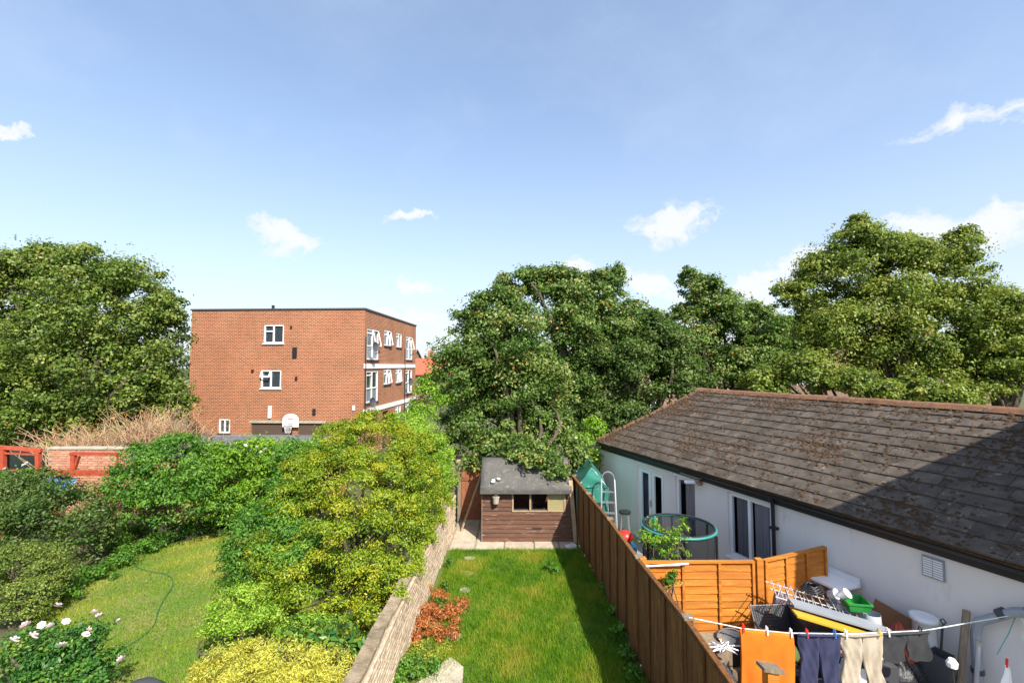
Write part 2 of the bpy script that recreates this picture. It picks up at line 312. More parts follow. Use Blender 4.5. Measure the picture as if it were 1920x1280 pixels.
def masses_px(lst, Y0, deep=1.0):
    out = []
    for q in lst:
        px, py, rx, ry = q[:4]; Y = q[4] if len(q) > 4 else Y0; c = at(px, py, Y); s = Y/FPX
        out.append(((c.x, c.y, c.z), (rx*s, (rx+ry)/2*s*deep, ry*s)))
    return out
def branches(m, base, tips, r0, rng, n=6):
    base = Vector(base)
    for t in tips:
        t = Vector(t); pts = []; k = 5; off = Vector(rng.normal(size=3)*.12*(t-base).length)
        for i in range(k+1):
            f = i/k; p = base.lerp(t, f)+off*math.sin(math.pi*f); p.z += .12*(t-base).length*math.sin(math.pi*f); pts.append(p)
        m.tube(pts, [max(.008, r0*(1-.88*i/k)) for i in range(k+1)], n)
def plant(name, label, cat, masses, n, leaf, lw, material, seed, trunk=None, clump=.33, ncl=22, fill=.5, group=None, zg=0, crown='crown', droop=.25, limbs=9, tshift=0):
    rng = np.random.default_rng(seed); cs = np.array([m[0] for m in masses])
    bx, by = (trunk[0], trunk[1]) if trunk else (cs[:, 0].mean(), cs[:, 1].mean())
    root = empty(name, (bx, by, zg), 0, label, cat, group); off = np.array([bx, by, zg])
    P, Nn, T = clump_points(masses, n, rng, clump, fill, ncl, zg+.03)
    leaf_object(crown, P-off, Nn, leaf, lw, T+tshift, material, root, rng, droop)
    m = MB(); tr = trunk[2] if trunk else .035; zt = cs[:, 2].mean()-zg
    if trunk:
        top = Vector((cs[:, 0].mean()-bx, cs[:, 1].mean()-by, zt)); fork = Vector((top.x*.35, top.y*.35, zt*.45))
        m.tube([(0, 0, -.1), (fork.x*.3, fork.y*.3, fork.z*.5), fork], [tr*1.25, tr, tr*.85], 8)
        sel = P[rng.choice(len(P), limbs)]-off
        branches(m, fork, [Vector(fork).lerp(Vector(s), .9) for s in sel]+[top], tr*.6, rng)
        m.build('trunk', MT['bark'], root, True)
    else:
        sel = P[rng.choice(len(P), limbs)]-off
        branches(m, (0, 0, -.05), [Vector(s)*.92 for s in sel], tr, rng, 5); m.build('stems', MT['bark'], root, True)
    return root
def blades(name, label, cat, region, n, h, w, material, seed, z=.005, tone=None):
    rng = np.random.default_rng(seed); x0, x1, y0, y1, inside = region
    X = rng.uniform(x0, x1, n*2); Y = rng.uniform(y0, y1, n*2); k = inside(X, Y); X, Y = X[k][:n], Y[k][:n]; n = len(X)
    hh = h*rng.uniform(.45, 1.3, n); a = rng.uniform(0, 2*np.pi, n); lean = rng.normal(size=(n, 2))*.45*hh[:, None]
    pat = np.sin(X*2.1+1.3*np.sin(Y*1.7))*.5+np.sin(Y*2.7+X*1.1)*.5+.6*np.sin(X*5.3-Y*4.1); hh *= 1+.25*pat
    v = np.zeros((n, 3, 3)); dx, dy = np.cos(a)*w/2, np.sin(a)*w/2
    v[:, 0] = np.stack([X-dx, Y-dy, np.full(n, z)], 1); v[:, 1] = np.stack([X+dx, Y+dy, np.full(n, z)], 1); v[:, 2] = np.stack([X+lean[:, 0], Y+lean[:, 1], z+hh], 1)
    me = bpy.data.meshes.new(name); me.vertices.add(3*n); me.vertices.foreach_set('co', v.reshape(-1).astype(np.float32)); me.loops.add(3*n); me.loops.foreach_set('vertex_index', np.arange(3*n, dtype=np.int32))
    me.polygons.add(n); me.polygons.foreach_set('loop_start', np.arange(0, 3*n, 3, dtype=np.int32))
    t = .45+rng.normal(size=n)*.16+.13*pat
    if tone is not None: t = t+tone(X, Y)
    me.attributes.new('tint', 'FLOAT', 'FACE').data.foreach_set('value', np.clip(t, 0, 1).astype(np.float32)); me.update(calc_edges=True); me.materials.append(MT[material])
    o = bpy.data.objects.new(name, me); C.objects.link(o); return tag(o, label, cat, kind='stuff')
# ------------------------------------------------------------------ ground
def gz(x, y):
    t = min(1, max(0, (y-14.5)/4)); t = t*t*(3-2*t); return -.8*t
ys = [-60, -10, 0, 3, 5, 7, 9, 11, 13, 14, 14.5, 15.2, 16, 17, 18, 18.6, 22, 30, 45, 70, 120, 300, 900]; xs = [-900, -200, -60, -30, -20, -14, -10, -7, -4, -2, 0, 2, 4, 7, 10, 14, 20, 30, 60, 200, 900]
m = MB(); m.add([(x, y, gz(x, y)) for y in ys for x in xs], [(j*len(xs)+i, j*len(xs)+i+1, (j+1)*len(xs)+i+1, (j+1)*len(xs)+i) for j in range(len(ys)-1) for i in range(len(xs)-1)])
tag(m.build('ground', MT['soil']), 'brown and green soil ground under the gardens', None, kind='structure')
def wallx(y):                               # right face of the old garden wall
    pts = [(4, -1.72), (5, -1.70), (6.9, -1.70), (8.1, -1.69), (10, -1.67), (11.7, -1.64), (13.3, -1.60)]
    return float(np.interp(y, [p[0] for p in pts], [p[1] for p in pts]))
def fencex(y): return float(np.interp(y, [4, 5.66, 7.4, 9.3, 12.2, 13], [2.13, 2.10, 1.99, 1.92, 1.72, 1.68]))
m = MB(); yy = [4, 5, 6, 7, 8, 9, 10, 11, 11.72]
m.add([p for y in yy for p in ((wallx(y)+.02, y, .006), (fencex(y)-.02, y, .006))], [(2*i, 2*i+1, 2*i+3, 2*i+2) for i in range(len(yy)-1)])
tag(m.build('lawn', MT['turf']), 'green lawn ground between the old wall and the long fence', None, kind='structure')
LP = [(-3.2, 5.2), (-3.3, 8), (-4.6, 10.4), (-6.0, 13.2), (-7.9, 13.2), (-9.0, 11.9), (-9.4, 10.6), (-9.3, 9.2), (-8.4, 8.0), (-7.2, 6.8), (-6.6, 5.2)]
m = MB(); m.add([(x, y, .006) for x, y in LP], [tuple(range(len(LP)))]); tag(m.build('lawn', MT['turf_dry']), 'sun-bleached lawn ground of the left garden', None, kind='structure')
def inpoly(X, Y):
    k = np.zeros(len(X), bool)
    for i in range(len(LP)):
        (xa, ya), (xb, yb) = LP[i], LP[i-1]; c = ((ya > Y) != (yb > Y)) & (X < (xb-xa)*(Y-ya)/(yb-ya+1e-12)+xa); k ^= c
    return k
fx = np.vectorize(fencex); wx = np.vectorize(wallx)
def dry_tone(X, Y):
    t = np.zeros(len(X))
    for cx, cy, r in ((-.35, 9.2, .35), (.05, 8.6, .4), (.4, 9.6, .3), (-.9, 10.9, .4), (-1.2, 7.6, .5), (.1, 7.2, .35), (.5, 11.2, .4)): t += .45*np.exp(-((X-cx)**2+(Y-cy)**2)/r**2)
    return t
blades('grass', 'lush green grass of the lawn in front of the shed', 'grass', (-2.2, 2.1, 4.2, 11.7, lambda X, Y: (X > wx(Y)+.12+.25*(Y < 8.6)) & (X < fx(Y)-.03)), 130000, .085, .010, 'blade', 5, tone=lambda X, Y: dry_tone(X, Y)+.16*np.sin(X*3.1+2*np.sin(Y*1.3))*np.sin(Y*2.3+X)+.14*np.sin(X*11+Y*3)*np.sin(Y*9-X*4))
blades('grass', 'short yellowish grass of the curved lawn beside the rose bush', 'grass', (-9.5, -3, 5.2, 13.2, inpoly), 90000, .04, .012, 'blade_dry', 6, tone=lambda X, Y: .3*np.sin(X*1.1+Y*.8+1.5*np.sin(Y*.9+X*.5))+.12*np.sin(X*3.7-Y*2.9)-.2)
# ------------------------------------------------------------------ flagstones by the shed
pav = MB().box(-1.62, 1.66, 11.72, 14.4, -.05, .012).build('paving', MT['mortar']); tag(pav, 'pale paving in front of the shed', None, kind='structure')
random.seed(3)
xs_ = [-1.6, -.95, -.2, .55, 1.2, 1.64]
for i in range(5):
    for j, (a, b) in enumerate(((11.74, 12.2), (12.23, 13.0), (13.03, 13.9))):
        if j and i > 1: continue
        x0, x1 = xs_[i]+.015+random.uniform(0, .03), xs_[i+1]-.015
        MB().box(x0, x1, a+random.uniform(0, .02), b-random.uniform(0, .02), .012, .03+random.uniform(0, .012)).build('flagstone', MT['flag'], pav)
for k, (px, py, r) in enumerate(((882, 1054, .13), (876, 1077, .15), (874, 1105, .12), (856, 1192, .14))):
    y = {1054: 11.2, 1077: 10.4, 1105: 9.65, 1192: 8.05}[py]; x = (px-960)/FPX*y*1.0
    pts = [(r*(1+.18*math.sin(3*a+k))*math.cos(a), r*.75*(1+.15*math.cos(2*a+k))*math.sin(a)) for a in [i*math.pi/6 for i in range(12)]]
    MB().add([(p[0], p[1], z) for z in (0, .028) for p in pts], [tuple(range(11, -1, -1)), tuple(range(12, 24))]+[(i, (i+1) % 12, 12+(i+1) % 12, 12+i) for i in range(12)]).build('stepping_stone', MT['flag'], loc=(x, y, 0))
    tag(bpy.context.scene.objects[-1] if False else C.objects[-1], ['pale stepping stone closest to the shed paving', 'pale stepping stone second from the shed paving', 'pale stepping stone third from the shed paving', 'pale stepping stone beside the heap of dead orange fern'][k], 'stone', 'stepping stones in the lawn')
pts = [(-.42, -.6), (.1, -.7), (.32, -.2), (.28, .5), (.05, .75), (-.2, .4), (-.4, .1)]
tag(MB().add([(p[0], p[1], z) for z in (0, .05) for p in pts], [tuple(range(6, -1, -1)), tuple(range(7, 14))]+[(i, (i+1) % 7, 7+(i+1) % 7, 7+i) for i in range(7)]).build('concrete_slab', MT['flag'], loc=(-1.02, 6.7, 0)), 'worn pale concrete slab at the lawn edge near the wall', 'slab')
yd = MB().add([(fencex(3), 3, .008), (7.2, 3, .008), (2.9, 14.2, .008), (1.72, 14.2, .008)], [(0, 1, 2, 3)]).build('yard', MT['yard']); tag(yd, 'grey concrete yard beside the white bungalow', None, kind='structure')
# ------------------------------------------------------------------ old garden wall of bricks
gw = empty('garden_wall', (-1.7, 8, 0), 0, 'low weathered pale brick wall dividing the two gardens', 'wall')
yw = [4.0+.4*i for i in range(24)]; m = MB()
vs = []
for y in yw: x = wallx(y)-.02; vs += [(x, y, -.05), (x, y, .97), (x-.2, y, .97), (x-.2, y, -.05)]
n4 = len(yw); m.add([(p[0]+1.7, p[1]-8, p[2]) for p in vs], [(4*i+j, 4*i+(j+1) % 4, 4*i+4+(j+1) % 4, 4*i+4+j) for i in range(n4-1) for j in range(4)]+[(0, 1, 2, 3), (4*n4-1, 4*n4-2, 4*n4-3, 4*n4-4)])
m.build('mortar_core', MT['mortar'], gw)
bm_ = box_mesh('brick', .215, .05, .064, MT['old_brick'], .006); bl = []
for c in range(13):
    y = 4.05+(.112 if c % 2 else 0)
    while y < 13.1:
        dx = wallx(y+.11)-wallx(y-.11); bl.append((wallx(y)-.012+random.uniform(-.008, .01), y, .035+c*.075, math.atan2(.22, dx))); y += .225
bl.sort(key=lambda b: (b[1] < 6.7, b[1]))
rest = MB()
for i, (x, y, z, a) in enumerate(bl):
    rot = (random.uniform(-.02, .02), random.uniform(-.025, .025), a)
    if i < 300: inst(bm_, 'brick', gw, (x+1.7, y-8, z), rot=rot)
    else:
        M4 = Matrix.Translation((x+1.7, y-8, z)) @ Matrix.Rotation(a, 4, 'Z'); rest.add([M4 @ v.co for v in bm_.vertices], [tuple(p.vertices) for p in bm_.polygons])
tag(rest.build('bricks', MT['old_brick'], gw), kind='stuff')
y = 4.05
while y < 13:
    L_ = random.uniform(.3, .5); yc = y+L_/2; o = MB().box(-.10, .085, -L_/2+.006, L_/2-.006, 0, .05+random.uniform(0, .015)).build('coping_stone', MT['coping'], gw, loc=(wallx(yc)-.12+1.7+random.uniform(-.012, .012), yc-8, .972))
    o.rotation_euler = (random.uniform(-.04, .04), random.uniform(-.09, .09), random.uniform(-.06, .06)+math.atan2(-(wallx(yc+.2)-wallx(yc-.2)), .4)); y += L_
# ------------------------------------------------------------------ flats: three-storey brick block
FB = empty('apartment_block', (-8.7, 26.8, -.8), R(-3), 'three-storey orange brick block of flats with white bands and flat roof', 'building')
Z0 = .8     # local z of world zero
fh = [(-6.12, -4.9, 5.96+Z0, 7.06+Z0), (-6.22, -5.0, 3.29+Z0, 4.36+Z0), (-8.72, -8.04, .65+Z0, 1.47+Z0), (-6.75, -4.5, 0, 1.25+Z0), (-3.9, -2.35, 0, 1.25+Z0)]
sh = [(.4, 2.4, 5.0+Z0, 6.86+Z0), (3.5, 4.9, 5.98+Z0, 7.0+Z0), (6.1, 7.4, 5.98+Z0, 7.0+Z0), (8.6, 10.4, 5.1+Z0, 6.9+Z0),
      (.4, 2.4, 2.4+Z0, 4.3+Z0), (3.5, 4.9, 3.38+Z0, 4.36+Z0), (6.1, 7.4, 3.38+Z0, 4.36+Z0), (8.6, 10.4, 2.45+Z0, 4.3+Z0),
      (3.4, 4.6, 0, 1.6+Z0), (6.1, 7.4, .8+Z0, 1.7+Z0), (8.6, 10.4, -.1+Z0, 1.7+Z0)]
TOPZ = 7.95+Z0; m = MB()
wall_holes(m, (-10.65, 0, 0), (1, 0, 0), 10.65, 0, TOPZ, [(a+10.65, b+10.65, c, d) for a, b, c, d in fh], .14, (0, 1, 0))
wall_holes(m, (0, 0, 0), (0, 1, 0), 11.5, 0, TOPZ, sh, .14, (-1, 0, 0))
m.add([(-10.65, 0, 0), (-10.65, 11.5, 0), (-10.65, 11.5, TOPZ), (-10.65, 0, TOPZ)], [(0, 3, 2, 1)]); m.add([(-10.65, 11.5, 0), (0, 11.5, 0), (0, 11.5, TOPZ), (-10.65, 11.5, TOPZ)], [(0, 3, 2, 1)])
m.build('wall', MT['flat_brick'], FB)
MB().box(-10.4, -.25, .25, 11.25, 0, TOPZ-.1).build('interior', MT['interior'], FB)
rf = MB().box(-10.71, .06, -.06, 11.56, TOPZ, TOPZ+.09).build('roof', MT['darkgrey_plastic'], FB)
MB().tube([(-6.2, 1, TOPZ+.05), (-6.2, 1, TOPZ+.42)], .09, 10).build('vent_pipe', MT['black_plastic'], rf)
for z in (4.46, 1.78): MB().box(.004, .05, -.05, 11.2, z+Z0, z+.28+Z0).build('white_band', MT['upvc'], FB)
def flat_window(P, U, I, a, b, c, d, style, openw=0):
    P, U, I = Vector(P), Vector(U), Vector(I); pt = lambda u, z, k: P+U*u+Vector((0, 0, z))+I*k
    fr = MB(); t = .07; D = .05
    bars = [((a, c), (b, c)), ((a, d), (b, d)), ((a, c), (a, d)), ((b, c), (b, d))]
    mid = (a+b)/2-(.03 if style == 'front' else 0)
    bars.append(((mid, c), (mid, d)))
    if style == 'front': bars.append(((a, d-.38*(d-c)*.9), (mid, d-.38*(d-c)*.9)))
    if style == 'tall': bars.append(((a, c+(d-c)*.45), (b, c+(d-c)*.45))); bars.append(((a, d-.25), (mid, d-.25)))
    if style == 'side': bars.append(((a, d-.28), (mid, d-.28)))
    for (u0, z0), (u1, z1) in bars:
        hor = abs(z1-z0) < 1e-6
        e = t/2
        if hor: fr.beam(pt(u0+.0, z0+(e if z0 == c else -e if z0 == d else 0), D), pt(u1, z1+(e if z0 == c else -e if z0 == d else 0), D), .07, t)
        else:
            s = e if u0 == a else -e if u0 == b else 0; fr.beam(pt(u0+s, z0+t*.98, D-.003), pt(u1+s, z1-t*.98, D-.003), .07, t, up=tuple(U))
    w = fr.build('window', MT['upvc'], FB)
    MB().add([pt(a, c, .085), pt(b, c, .085), pt(b, d, .085), pt(a, d, .085)], [(0, 1, 2, 3)]).build('pane', MT['glass'], w)
    if style == 'tall': MB().add([pt(a+.07, c+.07, .06), pt(b-.07, c+.07, .06), pt(b-.07, c+(d-c)*.43, .06), pt(a+.07, c+(d-c)*.43, .06)], [(0, 1, 2, 3)]).build('panel', MT['glass_pale'], w)
    MB().beam(pt(a-.05, c-.035, -.03), pt(b+.05, c-.035, -.03), .1, .06).build('sill', MT['upvc'] if style == 'front' else MT['darkgrey_plastic'], w)
    if openw:   # casement swung outwards at its foot
        m = MB(); u0, u1 = (mid+.03, b-.03) if style != 'front' else (a+.03, mid-.03); zt = d-.05; zb = (c+(d-c)*.47) if style == 'tall' else (d-.4 if style == 'front' else c+.1); kb = -openw
        q = [pt(u0, zt, 0), pt(u1, zt, 0), pt(u1, zb, kb), pt(u0, zb, kb)]
        for i in range(4): m.beam(q[i], q[(i+1) % 4], .05, .05)
        m.build('open_casement', MT['upvc'], w)
    return w
for i, h in enumerate(fh[:3]): flat_window((0, 0, 0), (1, 0, 0), (0, 1, 0), *h, 'front' if i < 2 else 'small', .14 if i == 1 else 0)
for i, h in enumerate(sh):
    if i == 8: continue
    flat_window((0, 0, 0), (0, 1, 0), (-1, 0, 0), *h, 'tall' if (h[3]-h[2]) > 1.4 else 'side', {0: .2, 1: .16, 3: .2, 5: .13, 6: .08}.get(i, 0))
for a, b, c, d in fh[3:]:
    g = MB(); g.box(a, b, .1, .13, 0, d)
    for k in range(1, 16): g.box(a+.03, b-.03, .09, .1, k*.13, k*.13+.1)
    g.build('garage_door', MT['garage_brown'], FB); MB().box(a-.12, b+.12, -.02, .06, d, d+.14).build('lintel', MT['concrete'], FB)
MB().box(-.14, -.13, 3.4, 4.6, 0, 2.4).build('door', MT['garage_brown'], FB)
for x0, x1, z0, z1, mt in ((-4.32, -4.07, 5.1, 5.72, 'black_plastic'), (-4.12, -4.0, 3.78, 3.98, 'black_plastic'), (-3.02, -2.85, 1.75, 2.1, 'black_plastic'), (-.62, -.5, 2.02, 2.3, 'upvc'), (-5.7, -5.52, 1.55, 2.25, 'upvc'), (-4.5, -4.4, 6.85, 7.0, 'black_plastic'), (-6.8, -6.68, 4.25, 4.4, 'black_plastic')):
    MB().box(x0, x1, -.07, -.003, z0+Z0, z1+Z0).build('wall_vent', MT[mt], FB)
for y, z in ((.6, 5.75), (.25, 2.45), (8.3, 3.4)):
    q = MB().lathe([(.02, 0), (.2, .05), (.3, .12), (.29, .13), (.18, .07), (.02, .03)], n=14); q.xf(Matrix.Translation((.38, y, z+Z0)) @ Matrix.Rotation(R(80), 4, 'Y') @ Matrix.Rotation(R(20), 4, 'X')); q.beam((.0, y, z+Z0-.2), (.38, y, z+Z0-.05), .03, .03); q.build('satellite_dish', MT['darkgrey_plastic'], FB)
MB().tube([(.06, .12, 0), (.06, .12, TOPZ-1.6)], .03, 6).build('cable_pipe', MT['black_plastic'], FB); MB().tube([(.06, 8.2, 0), (.06, 8.2, TOPZ-2)], .03, 6).build('cable_pipe', MT['black_plastic'], FB)
# basketball hoop on the flats wall
bh = empty('basketball_hoop', (-12.95, 26.9, 1.05), R(-3), 'white basketball backboard with hoop and net between the garage doors', 'basketball hoop')
pts = [(-.48, 0), (.48, 0), (.48, .5), (.3, .72), (0, .78), (-.3, .72), (-.48, .5)]
MB().add([(p[0], y, p[1]) for y in (-.08, -.04) for p in pts], [tuple(range(7)), tuple(range(13, 6, -1))]+[((i+1) % 7, i, 7+i, 7+(i+1) % 7) for i in range(7)]).build('backboard', MT['white_plastic'], bh)
m = MB();
for a, b in (((-.15, .2), (.15, .2)), ((.15, .2), (.15, .48)), ((.15, .48), (-.15, .48)), ((-.15, .48), (-.15, .2))): m.beam((a[0], -.088, a[1]), (b[0], -.088, b[1]), .012, .03)
m.build('target_square', MT['bag_red'], bh)
MB().tube([(.23*math.cos(i*math.pi/8), -.33+.23*math.sin(i*math.pi/8), .1) for i in range(16)], .014, 6, True).build('rim', MT['red_paint'], bh)
m = MB()
for i in range(12):
    a, b = i*math.pi/6, (i+.8)*math.pi/6
    m.tube([(.23*math.cos(a), -.33+.23*math.sin(a), .1), (.14*math.cos(b), -.33+.14*math.sin(b), -.3)], .008, 4); m.tube([(.23*math.cos(b), -.33+.23*math.sin(b), .1), (.14*math.cos(a), -.33+.14*math.sin(a), -.3)], .008, 4)
m.build('net', MT['bag_white'], bh)
MB().box(-.05, .05, -.04, .06, -1.85, .6).build('bracket', MT['black_plastic'], bh)
# garage block with flat felt roof behind the hedge
ga = empty('garage', (-8.4, 15.3, gz(0, 15.3)), 0, 'low garage with flat dark grey roof behind the flowering hedge', 'garage')
MB().box(-2.9, 2.4, -1.5, 1.5, -.4, 1.99).build('wall', MT['flat_brick'], ga)
MB().add([(-3.0, -1.65, 1.99), (2.5, -1.65, 1.99), (2.5, 1.65, 1.99), (-3.0, 1.65, 1.99), (-3.0, -1.65, 2.06), (2.5, -1.65, 2.06), (2.5, 1.65, 2.17), (-3.0, 1.65, 2.17)], [(3, 2, 1, 0), (4, 5, 6, 7), (0, 1, 5, 4), (1, 2, 6, 5), (2, 3, 7, 6), (3, 0, 4, 7)]).build('roof', MT['roof_grey'], ga)
# ------------------------------------------------------------------ garden shed
SH = empty('garden_shed', (.42, 12.2, .03), 0, 'weathered brown timber shed with felt roof and broken windows', 'shed')
SX0, SX1, EH = -1.2, 1.19, 1.44
hol = [(-.02-.04, 1.02-.6, .83, 1.36), (.44, .94, .83, 1.36)]
hol = [(-.06, .40, .83, 1.37), (.44, .90, .83, 1.37), (.96, .99, 1.36, 1.37)]
m = MB(); wall_holes(m, (SX0+.02, .03, 0), (1, 0, 0), SX1-SX0-.04, 0, EH, [(a-SX0-.02-.32, b-SX0-.02-.32, c, d) for a, b, c, d in hol[:2]], .03, (0, 1, 0))
m.build('front_frame', MT['interior'], SH)
def board(x0, x1, z, k, y=0):
    o = MB().add([(x0, y-.004, z+.112), (x1, y-.004, z+.112), (x1, y-.022, z+.004), (x0, y-.022, z+.004), (x0, y+.02, z+.112), (x1, y+.02, z+.112), (x1, y+.02, z+.004), (x0, y+.02, z+.004)], [(3, 2, 1, 0), (4, 5, 6, 7), (0, 1, 5, 4), (2, 3, 7, 6), (1, 2, 6, 5), (3, 0, 4, 7)]).build('board', MT['shed_board'], SH); return o
random.seed(8)
for k in range(13):
    z = k*.113
    if z > .72 and z < 1.36: board(SX0, -.39, z, k); board(.98 if z < 1.3 else .98, SX1, z, k)
    else: board(SX0, SX1, z, k)
for s, x in ((-1, SX0), (1, SX1)):
    m = MB(); m.add([(x, 0, 0), (x, 1.5, 0), (x, 1.5, EH), (x, .75, 1.98), (x, 0, EH), (x-s*.03, 0, 0), (x-s*.03, 1.5, 0), (x-s*.03, 1.5, EH), (x-s*.03, .75, 1.98), (x-s*.03, 0, EH)], [(0, 1, 2, 3, 4), (9, 8, 7, 6, 5)]+[(i, (i+1) % 5, 5+(i+1) % 5, 5+i) for i in range(5)]); m.build('side_wall', MT['shed_board'], SH)
MB().box(SX0, SX1, 1.47, 1.5, 0, EH).build('back_wall', MT['shed_board'], SH)
MB().box(SX0+.03, SX1-.03, .05, 1.45, 0, .05).build('floor', MT['old_wood'], SH)
wf = MB()
for x in (-.40, .06, .54, .97): wf.box(x-.022, x+.022, -.035, .035, .80, 1.40)
wf.box(-.42, .99, -.034, .034, .775, .80); wf.box(-.42, .99, -.034, .034, 1.40, 1.43); wf = wf.build('window_frame', MT['pale_wood'], SH)
mat('board_pane', (.36, .31, .15), (.28, .25, .12), 3, .4)
MB().box(.562, .948, -.015, -.005, .80, 1.40).build('pane', MT['board_pane'], SH)
MB().box(.12, .36, -.024, -.0225, .33, .375).build('hole_shade', MT['interior'], SH)  # near-black plate on the boards; the shade inside a gap is its colour
rz0 = EH-.02
for s in (0, 1):
    y0, y1 = (-.16, .75) if s == 0 else (1.66, .75); za, zb = rz0-.09, 2.0
    nx = 14; m = MB(); m.grid(lambda u, v: (SX0-.05+(SX1-SX0+.0)*u, y0+(y1-y0)*v, za+(zb-za)*v+.03+.012*math.sin(u*9)*math.sin(v*5)), nx, 6)
    m.build('roof_felt', MT['felt'], SH, True, solid=.025)
MB().box(SX0-.05, SX1-.05, -.19, -.17, rz0-.14, rz0-.05).build('fascia', MT['felt'], SH)
MB().box(SX0-.02, SX0+.0, -.03, .02, 0, EH).build('corner_trim', MT['old_wood'], SH)
# things at the shed
o = MB(); rr = random.Random(4)
for k in range(5): o.lathe([(.01, 0), (.04, .01), (.05, .035), (.03, .06), (.006, .065)], (rr.uniform(-.1, .1), rr.uniform(-.06, .06), rr.uniform(0, .03)), 9, 1.1, .8)
o = o.build('rag', MT['bag_white'], None, True, loc=(-.44, 12.24, 1.575)); o.rotation_euler = (R(32), 0, 0); tag(o, 'crumpled white rag lying on the shed roof', 'rag')
wl = empty('wall_planter', (-.42, 12.12, 1.03), 0, 'small pale wall pot hung on the shed front', 'planter')
MB().lathe([(.055, 0), (.075, .02), (.085, .16), (.095, .17), (.095, .2), (.07, .2)], (0, -.03, 0), 12).build('pot', MT['concrete'], wl); MB().lathe([(.07, 0), (.05, .06), (.01, .09)], (0, -.03, .2), 8).build('dead_plant', MT['bark'], wl); MB().tube([(0, .04, .38), (0, -.03, .34), (0, -.03, .26)], .008, 5).build('hanger', MT['black_plastic'], wl)
tag(MB().beam((1.66, 12.12, .03), (1.54, 12.16, 1.62), .1, .03, up=(0, 1, 0)).build('plank', MT['pale_wood']), 'long pale plank leaning upright at the shed corner by the fence', 'plank')
tag(MB().box(-.13, .13, -.07, .07, 0, .05).xf(Matrix.Translation((1.5, 11.85, .035)) @ Matrix.Rotation(.5, 4, 'Z')).build('plastic_tray', MT['white_plastic']), 'small white tray lying on paving at the fence foot', 'tray')
# gate left of the shed
gt = empty('garden_gate', (-1.2, 13.75, .03), 0, 'brown timber gate standing between posts left of the shed', 'gate')
for k in range(5): MB().box(-.30+k*.125, -.30+k*.125+.12, -.02, .02, .06, 1.5).build('board', MT['gate_brown'], gt)
for x in (-.36, .42): MB().box(x-.05, x+.05, -.06, .06, 0, 1.72).build('post', MT['old_wood'], gt)
MB().box(-.45, .55, -.07, .07, 1.72, 1.80).build('lintel', MT['pale_wood'], gt); MB().box(-.30, .32, -.04, -.021, 1.2, 1.29).build('rail', MT['gate_brown'], gt); MB().box(-.30, .32, -.04, -.021, .3, .39).build('rail', MT['gate_brown'], gt)
tag(MB().beam((-1.42, 12.9, .03), (-.86, 13.2, 1.6), .05, .035).build('prop_pole', MT['pale_wood']), 'slanted pale timber pole propped against the gate opening', 'pole')
tag(MB().box(-.05, .05, -.05, .05, 0, 1.75).add([(-.06, -.06, 1.75), (.06, -.06, 1.75), (.06, .06, 1.75), (-.06, .06, 1.75), (0, 0, 1.82)], [(0, 1, 4), (1, 2, 4), (2, 3, 4), (3, 0, 4), (3, 2, 1, 0)]).build('timber_post', MT['old_wood'], loc=(-1.72, 13.4, 0)), 'old grey timber post at the end of the brick wall', 'post')
# ------------------------------------------------------------------ fences
LF = empty('long_fence', (2, 8, 0), 0, 'long board fence, stain darkened for shade, along the right of the lawn', 'fence')
bw = .285; y = 4.0; k = 0; posts = [4.02, 5.66, 7.4, 9.2, 11.0, 12.75]
fb = box_mesh('board', bw+.06, .022, 1.52, MT['fence_shaded'])
random.seed(12)
while y < 12.7:
    yc = y+bw/2; a = math.atan2(bw, fencex(yc+.14)-fencex(yc-.14)); o = inst(fb, 'board', LF, (fencex(yc)-2+(.0 if k % 2 else -.03), yc-8, .80+random.uniform(-.008, .008)), rot=(random.uniform(-.006, .006), random.uniform(-.012, .012), a)); y += bw; k += 1
for j in range(len(posts)-1):
    ya, yb = posts[j], posts[j+1]
    MB().beam((fencex(ya)-2, ya-8+.05, 1.585), (fencex(yb)-2, yb-8-.05, 1.585), .06, .035).build('cap_rail', MT['fence_shaded'], LF)
    for z in (.4, 1.2): MB().beam((fencex(ya)-2+.045, ya-8, z), (fencex(yb)-2+.045, yb-8, z), .04, .07).build('rail', MT['fence_orange'], LF)
for y in posts:
    p = MB().box(-.05, .05, -.05, .05, 0, 1.6).build('post', MT['fence_shaded'], LF, loc=(fencex(y)-2+.02, y-8, 0)); MB().box(-.062, .062, -.062, .062, 1.601, 1.625).build('post_cap', MT['old_wood'], p)
